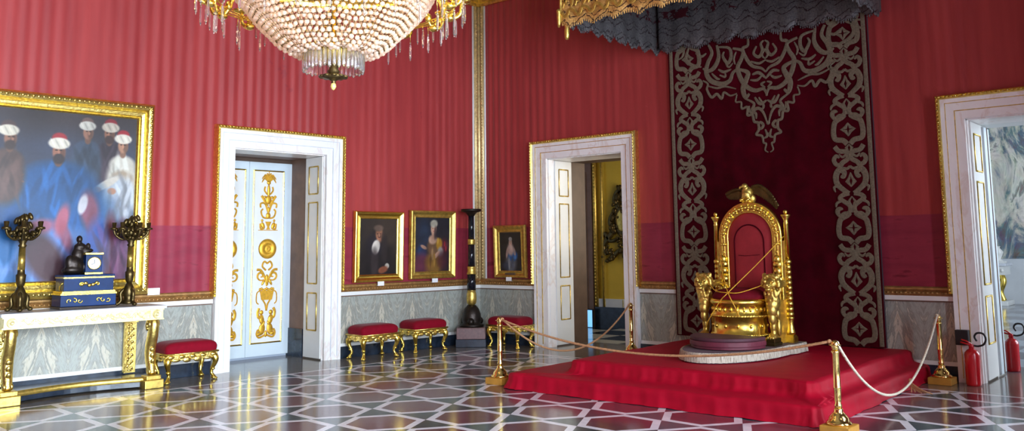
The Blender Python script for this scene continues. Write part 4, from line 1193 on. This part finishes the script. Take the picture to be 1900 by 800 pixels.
# lions
def lion(s):
    m = MB(); X, Y = s*.435, -.42
    E = lambda dx, dy, z, rx, ry, rz, rot=None: m.ell((X+s*dx, Y+dy, z), (rx, ry, rz), 16, 10, rot=rot)
    E(0, 0, .705, .078, .085, .082)       # head
    E(0, -.09, .715, .022, .05, .022)                                                                           # nose bridge
    for sx in (-1, 1): E(sx*.055, -.01, .775, .025, .02, .03); E(sx*.03, -.075, .722, .016, .016, .016)
    rl = random.Random(5)
    for k in range(70):   # mane curls round the head and down the chest
        a = rl.uniform(-.25, PI+.25); t = rl.random()
        E(.098*math.cos(a)*(1-.1*t), .06*t-.03, .70+.10*math.sin(a), .024, .03, .024)
    E(0, -.105, .685, .050, .05, .040); E(0, -.150, .695, .024, .018, .016); E(0, -.105, .640, .036, .04, .020)
    for sx in (-1, 1): E(sx*.080, -.005, .795, .030, .022, .036); E(sx*.045, -.085, .735, .022, .024, .018); E(sx*.022, -.142, .675, .022, .022, .018)
    for k in range(40):
        z = rl.uniform(.46, .64); a = rl.uniform(PI, 2*PI); hw = .095*(.45+.55*(z-.42)/.2)
        E(hw*math.cos(a), .01+.075*math.sin(a)*.8, z, .020, .020, .034)
    E(0, .0, .46, .075, .08, .09); E(0, -.02, .40, .06, .065, .08); E(0, .05, .50, .07, .09, .10)
    E(0, -.02, .31, .045, .055, .08); E(0, -.005, .22, .036, .04, .08); E(0, .0, .14, .034, .036, .08)
    E(0, -.03, .10, .05, .065, .035)
    for q in (-.03, 0, .03): E(q, -.085, .092, .018, .028, .022)
    E(.03, .07, .36, .03, .06, .07, (0, 0, .4)); E(.03, .09, .20, .028, .04, .10)
    o = m.build('lion_armrest', M['gold_dull'], th)
    sculpt(o, .006, 1)
    m = MB(); m.box(X-.06, X+.06, Y-.11, Y+.10, 0, .04); m.box(X-.05, X+.05, Y-.10, Y+.09, .04, .085); m.build('lion_base', M['bronze'], o, bevel=.006)
lion(-1); lion(1)
# eagle
m = MB()
E = lambda c, r, rot=None: m.ell(c, r, 14, 9, rot=rot)
E((-.02, 0, 1.80), (.07, .07, .085)); E((-.02, -.035, 1.775), (.055, .05, .06)); E((-.03, -.04, 1.88), (.04, .045, .04)); E((-.06, -.07, 1.875), (.03, .02, .014)); E((-.078, -.082, 1.862), (.011, .011, .017))
E((.02, .05, 1.73), (.05, .05, .06)); E((-.06, -.03, 1.73), (.026, .03, .04)); E((.02, -.03, 1.73), (.026, .03, .04))
eg = m.build('eagle', M['gold_dull'], th); sculpt(eg, .007, 2)
m = MB()
def wing(path, drop, lean, n):
    for k in range(n):
        t = k/(n-1); p = catmull(path, 12); q = p[min(int(t*(len(p)-1)), len(p)-1)]
        m.ell((q[0], .01, q[1]), (.026, .016, .022), 10, 7)
        l = drop*(.25+.75*math.sin(PI*(.22+t*.72)))
        m.ell((q[0]+lean*l*.5, .018, q[1]-l*.5), (.015, .008, l*.55), 10, 7, rot=(0, -lean*.9, 0))
wing([(-.08, 1.84), (-.15, 1.85), (-.24, 1.83), (-.30, 1.80)], .13, .05, 12)
wing([(.05, 1.87), (.13, 1.885), (.22, 1.83), (.30, 1.74), (.36, 1.63)], .12, -.35, 18)
o = m.build('wings', M['bronze'], eg); sculpt(o, .006, 1)
m = MB()
for dx in (-.06, .02):
    m.ell((dx-.01, -.05, 1.715), (.028, .035, .024)); m.ell((dx-.015, -.075, 1.70), (.014, .022, .014))
m.ell((-.02, -.02, 1.69), (.07, .04, .02)); m.build('claws', M['gold'], eg)
# yellow cords barring the seat
c0 = (.02, -.70, .605)
m = MB()
def cord(pts): m.tube(catmull(pts, 10), .0055, 6)
cord([(.45, -.06, 1.25), (.24, -.36, .93), c0, (-.08, -.72, .50), (-.28, -.66, .25), (-.40, -.53, .10)])
cord([(-.40, -.05, 1.02), (-.22, -.35, .82), c0, (.12, -.71, .42), (.16, -.705, .33)])
cord([(-.36, -.44, .70), (-.18, -.62, .62), c0, (.16, -.66, .61), (.36, -.50, .69)])
cord([(.31, -.56, .22), (.335, -.58, .17), (.34, -.60, .01)])
tag(m.build('barrier_cord', M['cord'], loc=(5.506, -1.0, ZP)), 'yellow cords crossed over the seat of the throne', 'cord')

# ------------------------------------------------------------------ velvet hanging behind the throne
hg = thing('throne_hanging', 'dark red velvet hanging with grey-gold scroll embroidery on the wall behind the throne', 'wall hanging', (0, 0, 0))
X0, X1, HY = 3.91, 6.775, -.115
m = MB(); m.sheet(lambda i, j: (X0+(X1-X0)*i, HY-.004*math.sin(i*60)-.003*math.sin(i*23), .335+4.97*j), 160, 4)
m.build('velvet_cloth', M['velvet_dark'], hg)
m = MB(); m.box(X0, X1, HY+.012, -.064, .335, 5.3); m.build('frame', simple('purple_edge_cloth', (66, 50, 60), .8), hg)
emb = MB()
EF = lambda x, z, h: (x, HY-.006-h, z)
NR = [0]
def er(pts, w):
    NR[0] += 1
    emb.ribbon(pts, [q*1.25 for q in w] if isinstance(w, list) else w*1.25, .005+.00022*(NR[0] % 23), EF)
def motif(xa, z0, kind, sx):
    for s in (1, -1):
        q = s*sx
        T = lambda pts: [(xa+q*p[0], z0+p[1]) for p in pts]
        if kind == 0:
            er(T(catmull([(.02, 0), (.07, .05), (.16, .07), (.185, .14), (.175, .24), (.15, .30), (.07, .345), (.035, .38)], 7)), .026)
            er(T([(0, .27), (.03, .21), (.085, .19), (.03, .165), (0, .10)]), [.004, .018, .012, .018, .004])
            er(T(spiral(.145, .40, .062, .02, -1.9, 2.4, 18)), taper(19, .010, .024, .012))
            er(T(catmull([(.02, .36), (.10, .37), (.155, .335), (.20, .36)], 6)), taper(19, .02, .018, .006))
            er(T(catmull([(.03, .38), (.03, .46), (.10, .52), (.15, .56), (.11, .60), (.03, .62)], 6)), .022)
            er(T([(.0, .44), (.04, .52), (.0, .58)]), [.006, .014, .004])
            er(T(catmull([(.13, .53), (.19, .50), (.205, .45)], 6)), taper(13, .014, .014, .004))
        else:
            er(T(catmull([(.03, 0), (.09, .04), (.17, .12), (.185, .22), (.14, .30), (.08, .27), (.09, .21), (.125, .22)], 7)), taper(50, .02, .03, .012))
            er(T(catmull([(.14, .29), (.10, .38), (.02, .44), (.03, .52), (.13, .54), (.18, .60)], 7)), .024)
            er(T([(0, .08), (.045, .15), (.02, .19), (.0, .26)]), [.004, .022, .012, .004])
            er(T(catmull([(.10, .36), (.17, .37), (.20, .43), (.165, .48), (.13, .45)], 6)), taper(25, .02, .022, .008))
            er(T(catmull([(0, .34), (.04, .31), (.09, .33)], 5)), taper(11, .012, .014, .005))
            er(T(catmull([(.04, .49), (.09, .46), (.13, .50)], 5)), taper(11, .012, .012, .004)); er(T([(.0, .50), (.035, .575), (.0, .62)]), [.004, .016, .004])
            er(T(catmull([(.17, .10), (.215, .08), (.20, .02)], 5)), taper(11, .014, .013, .004))
for xa, s in ((X0+.325, 1), (X1-.305, -1)):
    z = .36; k = 0
    while z < 4.95:
        motif(xa, z, k % 2, s); z += .62; k += 1
for x in (X0+.05, X1-.045): er([(x, .35), (x, 5.2)], .021)
# lambrequin: scrolls across the top, ending in a point
XC = 5.412
LAMB = [(((0.834, 4.419), (0.788, 4.295), (0.857, 4.165), (0.888, 4.029), (0.817, 3.902), (0.657, 3.835), (0.533, 3.864), (0.479, 3.971), (0.379, 4.025)), 0.028),
 (((0.708, 4.399), (0.685, 4.232), (0.746, 4.102), (0.837, 4.049), (0.937, 4.094)), 0.026),
 (((0.684, 4.367), (0.524, 4.327), (0.498, 4.203), (0.551, 4.115), (0.621, 4.222), (0.6, 4.288)), 0.02),
 (((0.464, 4.313), (0.321, 4.256), (0.345, 4.145), (0.403, 4.029), (0.362, 3.864), (0.272, 3.739), (0.157, 3.679), (0.04, 3.686), (-0.006, 3.587)), 0.026),
 (((0.38, 4.003), (0.258, 3.94), (0.292, 3.832), (0.338, 3.725), (0.307, 3.604), (0.248, 3.646)), 0.03),
 (((0.698, 4.048), (0.613, 4.001), (0.501, 4.025)), 0.016),
 (((0.682, 3.965), (0.599, 3.93), (0.601, 4.0)), 0.013),
 (((0.239, 4.459), (0.241, 4.323), (0.319, 4.285), (0.273, 4.146), (0.188, 4.025), (0.061, 3.975), (-0.001, 3.914)), 0.02),
 (((0.116, 4.291), (0.161, 4.196), (0.088, 4.136), (0.033, 4.217), (0.052, 4.31), (0.008, 4.352)), 0.018),
 (((0.208, 4.091), (0.093, 4.046), (-0.002, 4.081)), 0.014),
 (((0.193, 3.904), (0.099, 3.917), (-0.004, 3.825)), 0.018),
 (((0.225, 3.834), (0.127, 3.82), (0.059, 3.871)), 0.015),
 (((0.944, 3.92), (0.87, 3.863), (0.886, 3.784), (0.82, 3.666), (0.738, 3.702), (0.666, 3.629), (0.626, 3.711), (0.53, 3.654), (0.432, 3.673)), 0.016),
 (((0.883, 3.841), (0.734, 3.787), (0.61, 3.794), (0.441, 3.738)), 0.013),
 (((0.432, 3.657), (0.454, 3.558), (0.377, 3.544), (0.369, 3.453), (0.285, 3.466), (0.29, 3.355), (0.219, 3.352), (0.196, 3.256), (0.141, 3.232), (0.136, 3.139), (0.174, 3.076), (0.094, 3.047), (0.075, 2.957), (0.039, 2.937), (0.057, 2.855), (0.015, 2.821)), 0.015),
 (((0.315, 3.587), (0.189, 3.504), (0.216, 3.418), (0.122, 3.43), (0.056, 3.356), (0.011, 3.219)), 0.018),
 (((0.173, 3.587), (0.1, 3.489), (0.006, 3.527)), 0.018),
 (((0.115, 3.58), (0.051, 3.455), (0.096, 3.394)), 0.014),
 (((0.261, 3.479), (0.253, 3.4), (0.172, 3.369), (0.164, 3.29)), 0.016),
 (((0.144, 3.199), (0.108, 3.238), (0.068, 3.192), (0.107, 3.149), (0.144, 3.199)), 0.016),
 (((0.043, 3.134), (0.02, 3.044), (0.072, 3.016)), 0.014),
 (((1.305, 4.399), (1.238, 4.408), (1.26, 4.32), (1.323, 4.282)), 0.014),
 (((1.158, 4.424), (1.203, 4.276), (1.128, 4.181), (0.962, 4.121)), 0.022),
 (((1.043, 4.334), (0.955, 4.273), (0.877, 4.308)), 0.016),
 (((0.594, 4.16), (0.544, 4.061), (0.473, 4.107)), 0.012),
 (((-0.01, 4.237), (0.041, 4.155), (-0.003, 4.093)), 0.012),
 (((0.801, 4.005), (0.728, 3.925), (0.679, 3.907)), 0.014),
 (((0.417, 4.259), (0.458, 4.163), (0.438, 4.079)), 0.012),
 (((0.012, 3.783), (0.071, 3.757), (0.016, 3.705)), 0.013)]
for pts, w in LAMB:
    p = catmull(list(pts), 7)
    for s in (1, -1):
        er([(XC+s*q[0], q[1]) for q in p], taper(len(p), w*.5, w, w*.4))
for z in (3.22, 3.06): emb.ell((XC, HY-.004, z), (.028, .006, .028), 10, 6)
emb.build('embroidery', M['embroid'], hg, recalc=True)

# ------------------------------------------------------------------ canopy above the throne
cp = thing('throne_canopy', 'fringed canopy of lace coloured lit gold in front and shaded grey inside, projecting from the wall above the throne', 'canopy', (0, 0, 0))
CX0, CX1, CYF, ZB, ZT = 3.74, 6.94, -2.45, 4.42, 5.45
def valance(name, a, b, zb, seed, amp=.085, per=.30, mt='valance'):
    rnd = random.Random(seed)
    l = math.hypot(b[0]-a[0], b[1]-a[1]); nx, ny = (b[1]-a[1])/l, -(b[0]-a[0])/l
    nu = int(l/.025)
    offs = [rnd.uniform(.75, 1.2) for _ in range(40)]
    def low(s):
        q = s/per; k = int(q) % 40
        return zb+amp*offs[k]*(1-abs(math.sin(PI*q))**.7)+.012*math.sin(s*37)
    def f(i, j):
        s = l*i; wv = .018*math.sin(s*9+seed)+.01*math.sin(s*23)
        z = ZT+(low(s)-ZT)*j
        return (a[0]+(b[0]-a[0])*i+nx*wv*j, a[1]+(b[1]-a[1])*i+ny*wv*j, z)
    m = MB(); m.sheet(f, nu, 14)
    # fringe strands below the lace
    for k in range(int(l/.03)):
        s = (k+.5)*.03; i = s/l; wv = .018*math.sin(s*9+seed)
        x, y = a[0]+(b[0]-a[0])*i+nx*wv, a[1]+(b[1]-a[1])*i+ny*wv; z = low(s)
        m.tube([(x, y, z+.05), (x+rnd.uniform(-.004, .004), y, z-.02-rnd.random()*.015)], .009, 5)
    o = m.build(name, M[mt], cp, recalc=False)
    sd = o.modifiers.new('Solid', 'SOLIDIFY'); sd.thickness = .012
    return low, f
lowF, fF = valance('front_valance', (CX0, CYF), (CX1, CYF), ZB-.03, 1, .055, .33, 'valance_lit')
valance('side_valance', (CX0, -.03), (CX0, CYF), ZB, 2)
valance('side_valance', (CX1, CYF), (CX1, -.03), ZB, 3)
valance('back_valance', (CX0+.05, -.17), (CX1-.05, -.17), ZB+.0, 4, .09, .42)
m = MB(); m.box(CX0-.02, CX1+.02, CYF-.02, -.02, ZT, ZT+.06); m.build('tester', M['velvet_dark'], cp)
m = MB()
fr = lambda x, z, h: (x, CYF-.035-h, z)
for k in range(16):
    x = CX0+.12+k*.20; z = ZB+.10
    m.ribbon(catmull([(x-.10, z+.04), (x-.05, z-.02), (x, z), (x+.03, z+.06), (x+.10, z+.04)], 6), .022, .012, fr)
    m.ribbon(spiral(x, z+.17, .085, .02, -1, 4.5, 18), taper(19, .016, .034, .014), .012, fr)
    m.ribbon(catmull([(x-.08, z+.10), (x-.02, z+.22), (x+.07, z+.30)], 6), .016, .012, fr)
m.build('gold_embroidery', M['gold_dull'], cp)
m = MB(); m.tube([(CX0, CYF-.02, ZT), (CX0, CYF-.02, ZB+.02)], .02, 8)
m.lathe([(.018, .0), (.03, .03), (.034, .10), (.028, .16), (.035, .18), (.02, .22)], 12, (CX0+.03, CYF+.06, ZB-.19)); m.lathe([(.012, .0), (.024, .05), (.028, .20), (.03, .22), (.012, .24)], 12, (CX0-.02, CYF-.04, ZB-.04)); m.build('corner_tassel', M['gold_dull'], cp)

# ------------------------------------------------------------------ rope barrier
def make_stanchion():
    r = thing('stanchion', 'x', 'stanchion')
    m = MB(); m.box(-.125, .125, -.125, .125, 0, .075); m.build('wooden_block', M['ochre_wood'], r, bevel=.006)
    m = MB(); m.lathe([(.105, .075), (.108, .09), (.095, .105), (.085, .11), (.08, .135), (.055, .165), (.035, .185), (.04, .2), (.026, .215)], 28); m.build('base', M['brass'], r)
    m = MB(); m.lathe([(.026, .21), (.034, .235), (.024, .25), (.030, .285), (.028, .30), (.030, .37), (.034, .38), (.029, .39), (.028, .66), (.033, .67), (.033, .685), (.024, .69)], 20); m.build('post', M['brass'], r)
    m = MB(); m.lathe([(.022, .69), (.030, .70), (.032, .74), (.026, .76), (.012, .775), (.0, .778)], 20)
    m.tube([(.045*math.cos(a), .045*math.sin(a), .735) for a in [k*PI/8 for k in range(16)]], .005, 6, closed=True); m.build('cap', M['brass'], r)
    return r
st = make_stanchion()
posts = [((3.31, -3.22, 0), 'brass rope post at the left front corner of the red dais'), ((3.262, -.30, 0), 'brass rope post in front of the middle doorway jamb'),
         ((7.45, -3.56, 0), 'brass rope post at the right front corner of the red dais'), ((7.43, -.30, 0), 'brass rope post by the wall left of the fire extinguisher')]
for i, (p, lb) in enumerate(posts):
    o = st if i == 0 else copy_tree(st)
    o.location = p; tag(o, lb, 'stanchion', 'brass posts of the rope barrier')
def rope(label, a, b, sag, mat, r=.012):
    m = MB(); n = 48; pts = []
    for k in range(n+1):
        t = k/n
        pts.append((a[0]+(b[0]-a[0])*t, a[1]+(b[1]-a[1])*t, a[2]+(b[2]-a[2])*t-sag*4*t*(1-t)))
    m.tube(pts, r, 8)
    # twisted strand on the surface
    l = math.dist(a, b)+sag; tw = []
    for k in range(int(l/.012)):
        t = k/int(l/.012); x = t*n; i = min(int(x), n-1); f = x-i
        p = Vector(pts[i]).lerp(Vector(pts[i+1]), f); q = t*l*95
        d = (Vector(pts[i+1])-Vector(pts[i])).normalized(); s = d.cross(Vector((0, 0, 1))).normalized(); u = s.cross(d)
        tw.append(p+(s*math.cos(q)+u*math.sin(q))*r*.8)
    m.tube(tw, r*.42, 5)
    m.ell(a, (r*1.6, r*1.6, r*1.6)); m.ell(b, (r*1.6, r*1.6, r*1.6))
    tag(m.build('rope', mat), label, 'rope', 'ropes of the barrier')
ZR = .745
rope('bronze coloured rope hanging across the front of the dais and throne', (3.35, -3.23, ZR), (7.40, -3.55, ZR+.015), .25, M['rope_bronze'])
rope('bronze coloured rope sagging from the left front post to the middle doorway', (3.31, -3.17, ZR), (3.262, -.345, ZR), .50, M['rope_bronze'])
rope('rope coloured as brightly lit, sagging deeply along the right side of the dais', (7.45, -3.51, ZR), (7.43, -.345, ZR+.02), .64, M['rope_lit'])
# loose end of the lit-toned rope lying by the dais
m = MB(); rnd = random.Random(9)
for k in range(7): m.tube(catmull([(7.30, -1.05, .10), (7.33+.02*k, -1.12-.01*k, .05), (7.34+.035*k, -1.16+.02*(k % 3), .012)], 5), .008, 6)
m.ell((7.30, -1.04, .11), (.02, .02, .03))
tag(m.build('tassel', M['rope_bronze']), 'brown tassel hanging against the right side of the dais near the floor', 'tassel')

# ------------------------------------------------------------------ fire extinguishers
def make_ext():
    r = thing('fire_extinguisher', 'x', 'fire extinguisher')
    m = MB(); m.lathe([(.072, 0), (.078, .01), (.08, .03), (.08, .33), (.074, .36), (.05, .39), (.03, .40), (.028, .41)], 28); m.build('cylinder', M['ext_red'], r)
    m = MB(); m.box(-.082, -.06, -.03, .03, .24, .33); m.build('label_plate', M['card'], r, bevel=.004)
    m = MB(); m.lathe([(.028, .40), (.03, .44), (.02, .455)], 16); m.tube([(0, 0, .445), (-.05, 0, .455), (-.11, 0, .47)], .011, 8); m.tube([(0, 0, .455), (-.05, 0, .485), (-.10, 0, .50)], .009, 8); m.build('valve', M['ext_red'], r)
    m = MB(); m.tube(catmull([(.02, 0, .44), (.07, 0, .435), (.13, -.01, .46), (.155, -.015, .52), (.13, -.01, .575), (.07, -.01, .58), (.04, -.01, .54), (.06, -.005, .49)], 8), .011, 8); m.build('hose', M['black_rubber'], r)
    return r
ex = make_ext()
ex.location = (7.74, -.23, 0); tag(ex, 'red fire extinguisher on the floor in front of the right doorway jamb', 'fire extinguisher', 'red extinguishers')
e2 = copy_tree(ex); e2.location = (7.86, 1.22, 0); tag(e2, 'red fire extinguisher seen through the right doorway in the bright room', 'fire extinguisher', 'red extinguishers')
m = MB(); m.box(7.565, 7.705, -.19, -.11, .43, .60); m.box(7.60, 7.67, -.12, -.095, .45, .58)
tag(m.build('equipment_box', M['black_rubber'], bevel=.008), 'black box fixed low on the right doorway jamb above the extinguisher', 'box')
m = MB(); m.prism([(8.06, 0), (8.30, 0), (8.08, .52)], 1.50, 1.53, 'y')
tag(m.build('floor_panel', M['leaf_paint']), 'pale slanted panel standing behind the extinguisher in the bright room', 'panel')

# ------------------------------------------------------------------ chandelier
CH = (5.01, -7.006, 0)
ch = thing('chandelier', 'large lit crystal chandelier with a beaded bowl and hanging prisms', 'chandelier', CH)
BOWL = [(.25, 3.085), (.33, 3.092), (.42, 3.15), (.50, 3.235), (.58, 3.31), (.65, 3.39), (.70, 3.45), (.745, 3.52), (.78, 3.60), (.79, 3.66)]
def bowl_at(t):
    x = t*(len(BOWL)-1); i = min(int(x), len(BOWL)-2); f = x-i
    return BOWL[i][0]+(BOWL[i+1][0]-BOWL[i][0])*f, BOWL[i][1]+(BOWL[i+1][1]-BOWL[i][1])*f
rb = random.Random(6)
m = MB(); rows = 20
for j in range(rows+1):
    r, z = bowl_at(j/rows)
    n = int(2*PI*r/.0455)
    for i in range(n):
        a = 2*PI*(i+.5*(j % 2)*0)/n
        q = rb.uniform(.9, 1.06); zz = z+.010*math.sin(a*12+j*.4)+rb.uniform(-.003, .003)
        m.ell((r*math.cos(a), r*math.sin(a), zz), (.0188*q, .0188*q, .0182*q), 8, 6)
o = m.build('bead_bowl', M['bead'], ch, recalc=False); o['kind'] = 'stuff'
m = MB()
for k in range(96):
    a = (k+.5)*PI/48
    m.tube([(r*math.cos(a)*.992, r*math.sin(a)*.992, z) for r, z in BOWL], .0024, 4)
for j in range(rows):
    r, z = bowl_at((j+.5)/rows); m.tube([(r*.992*math.cos(a), r*.992*math.sin(a), z) for a in [k*PI/30 for k in range(60)]], .0020, 4, closed=True)
m.build('bowl_wires', M['bronze'], ch)
m = MB(); m.lathe([(.79, 3.64), (.82, 3.66), (.83, 3.72), (.80, 3.75), (.77, 3.74), (.77, 3.66), (.79, 3.64)], 64, cap=False)
for k in range(48):
    a = k*PI/24; m.ell((.83*math.cos(a), .83*math.sin(a), 3.70), (.03, .03, .04), 8, 6)
m.build('crown_ring', M['gold'], ch)
# bead strands rising to the crown (above the picture edge)
m = MB()
for k in range(40):
    a = k*PI/20
    for j in range(30):
        t = j/29; r = .78*(1-t)**1.6+.14; z = 3.76+1.6*t
        m.ell((r*math.cos(a), r*math.sin(a), z), (.02, .02, .02), 6, 4)
o = m.build('bead_strands', M['bead'], ch, recalc=False); o['kind'] = 'stuff'
m = MB(); m.lathe([(.14, 5.3), (.2, 5.36), (.2, 5.42), (.1, 5.5), (.02, 5.55)], 32); m.tube([(0, 0, 3.2), (0, 0, 7.2)], .018, 10); m.build('stem', M['gold'], ch)
# arms with candles
for k in range(16):
    a = (k+.5)*PI/8; ca, sa = math.cos(a), math.sin(a); R = lambda r, z: (r*ca, r*sa, z)
    m = MB(); m.tube(catmull([R(.78, 3.68), R(.84, 3.50), R(.90, 3.42), R(.98, 3.45), R(1.0, 3.55)], 6), .016, 8)
    m.ell(R(.90, 3.42), (.04, .04, .03), 10, 7); m.ell(R(.85, 3.50), (.03, .03, .04), 8, 6)
    for s in (-1, 1):
        m.tube([(R(.92, 0)[0]-s*sa*p[0], R(.92, 0)[1]+s*ca*p[0], 3.45+p[1]) for p in spiral(.04, .02, .045, .012, PI, PI+s*5, 14)], .009, 6)
    arm = m.build('arm', M['gold'], ch)
    m = MB(); m.lathe([(.02, 3.54), (.07, 3.555), (.075, 3.57), (.03, 3.575), (.03, 3.62), (.02, 3.63)], 16, R(1.0, 0)); m.build('drip_pan', M['gold'], arm)
    m = MB(); m.lathe([(.013, 3.62), (.013, 3.74)], 10, R(1.0, 0)); m.build('candle', M['card'], arm)
    m = MB(); m.lathe([(.004, 3.74), (.016, 3.765), (.012, 3.79), (.002, 3.82)], 10, R(1.0, 0)); m.build('flame_bulb', M['bulb'], arm)
# prism pendants
def prism_mesh(l, w):
    m = MB(); m.lathe([(w*.5, 0), (w, .012), (w*.9, l*.82), (w*.55, l)], 6, smooth=False); m.ell((0, 0, l+.014), (w*.8, w*.8, w*.8), 8, 6); m.ell((0, 0, -.008), (w*.5, w*.5, .008), 6, 4)
    return m
pz = prism_mesh(.125, .0095).build('crystal_prism', M['crystal'], ch)
first = True
rnd = random.Random(11)
spotsP = []
for k in range(34): spotsP.append((1.0, k*2*PI/34+.04, 3.33+rnd.uniform(-.02, .05)))
for k in range(24): spotsP.append((.87, k*2*PI/24+.1, 3.19+rnd.uniform(-.02, .06)))
for k in range(20): spotsP.append((.93, k*2*PI/20, 3.27+rnd.uniform(-.02, .05)))
for r, a, z in spotsP:
    o = pz if first else pz.copy()
    if not first: COL.objects.link(o); o.parent = ch
    first = False
    o.location = (r*math.cos(a), r*math.sin(a), z); o.rotation_euler = (0, 0, a)
m = MB()
for r, a, z in spotsP: m.tube([(r*math.cos(a), r*math.sin(a), z+.14), (r*math.cos(a)*.99, r*math.sin(a)*.99, 3.50)], .0025, 4)
for rr, zz in ((1.0, 3.50), (.87, 3.48), (.93, 3.49)): m.tube([(rr*math.cos(a), rr*math.sin(a), zz) for a in [k*PI/30 for k in range(60)]], .006, 5, closed=True)
m.build('prism_wires', M['gold'], ch)
# drum of long prisms under the bowl
m = MB(); m.lathe([(.20, 3.085), (.228, 3.09), (.232, 3.12), (.222, 3.135), (.20, 3.13), (.20, 3.085)], 48, cap=False); m.lathe([(.06, 3.0), (.215, 3.10), (.21, 3.11), (.06, 3.02)], 32, cap=False); dr = m.build('drum_ring', M['gold'], ch)
mm = MB()
for k in range(40):
    a = k*PI/20
    mm.lathe([(.006, 0), (.0135, .015), (.0135, .135), (.006, .15)], 6, (.222*math.cos(a), .222*math.sin(a), 2.935+(.0 if k % 2 else .012)), smooth=False)
o = mm.build('prism_drum', M['crystal'], dr); o['kind'] = 'stuff'
m = MB(); m.lathe([(.02, 3.02), (.045, 3.0), (.03, 2.97), (.05, 2.945), (.035, 2.925), (.09, 2.915), (.10, 2.90), (.04, 2.885), (.015, 2.87), (.02, 2.86), (.012, 2.85)], 24)
for k in range(10):
    a = k*PI/5; m.ell((.09*math.cos(a), .09*math.sin(a), 2.905), (.025, .025, .012), 8, 5)
m.build('bottom_finial', M['bronze'], ch)
m = MB(); m.ell((0, 0, 2.975), (.026, .026, .03)); m.lathe([(.0, 2.80), (.012, 2.81), (.022, 2.83), (.018, 2.85), (.01, 2.86)], 14); m.build('crystal_drop', simple('amber_crystal', (236, 206, 120), .1, .2), ch)

# ------------------------------------------------------------------ lights
def light(name, typ, loc, energy, color, size=None, rot=None, sy=None):
    l = bpy.data.lights.new(name, typ); l.energy = energy; l.color = color
    o = bpy.data.objects.new(name, l); COL.objects.link(o); o.location = loc
    if typ == 'AREA':
        l.shape = 'RECTANGLE'; l.size = size; l.size_y = sy or size
    elif size: l.shadow_soft_size = size
    if rot: o.rotation_euler = rot
    return o
DAY = (.74, .87, 1.0)
for a, b in edges:
    light('window_daylight', 'AREA', (12.45, (a+b)/2, 2.6), 1450 if b < -5 else 540, DAY, 4.1, (0, PI/2, 0), b-a-.06)
WARM = (1.0, .74, .45)
for k in range(5):
    a = k*2*PI/5
    light('chandelier_lamp', 'POINT', (CH[0]+.34*math.cos(a), CH[1]+.34*math.sin(a), 3.48), 3.2, WARM, .05)
for k in range(8):
    a = k*PI/4
    light('candle_glow', 'POINT', (CH[0]+1.0*math.cos(a), CH[1]+1.0*math.sin(a), 3.86), 3.5, WARM, .04)
light('yellow_room_fill', 'AREA', (3.4, 2.1, 2.4), 60, (1, .93, .78), 2.0, (0, PI/2, 0), 1.2)  # added fill light for the yellow room, no window there
light('bright_room_window', 'AREA', (12.2, 6.0, 3.0), 900, (.78, .90, 1.0), 4.0, (0, PI/2, 0), 8.0)

w = bpy.data.worlds.new('Sky'); SC.world = w; w.use_nodes = True
w.node_tree.nodes['Background'].inputs[0].default_value = (.55, .72, 1, 1)
w.node_tree.nodes['Background'].inputs[1].default_value = .6

# ------------------------------------------------------------------ camera
cam = bpy.data.cameras.new('Camera'); co = bpy.data.objects.new('Camera', cam); COL.objects.link(co)
Rw = Matrix(((0.76449198, 0.64451701, -0.01224063), (-0.08541442, 0.08245645, -0.99292765), (-0.63894944, 0.76013075, 0.11808834)))
right = Vector(Rw[0]); down = Vector(Rw[1]); fwd = Vector(Rw[2])
mw = Matrix((right, -down, -fwd)).transposed().to_4x4()
mw.translation = Vector((10.26091535, -11.02227222, 1.6))
co.matrix_world = mw
cam.sensor_width = 36; cam.sensor_fit = 'HORIZONTAL'; cam.lens = 30.269772
cam.shift_x = -.010393526; cam.shift_y = -.0692231
cam.clip_start = .05; cam.clip_end = 100
SC.camera = co
SC.view_settings.view_transform = 'Standard'; SC.view_settings.look = 'None'
SC.view_settings.exposure = 0.0; SC.view_settings.gamma = 1.0; SC.view_settings.use_curve_mapping = False
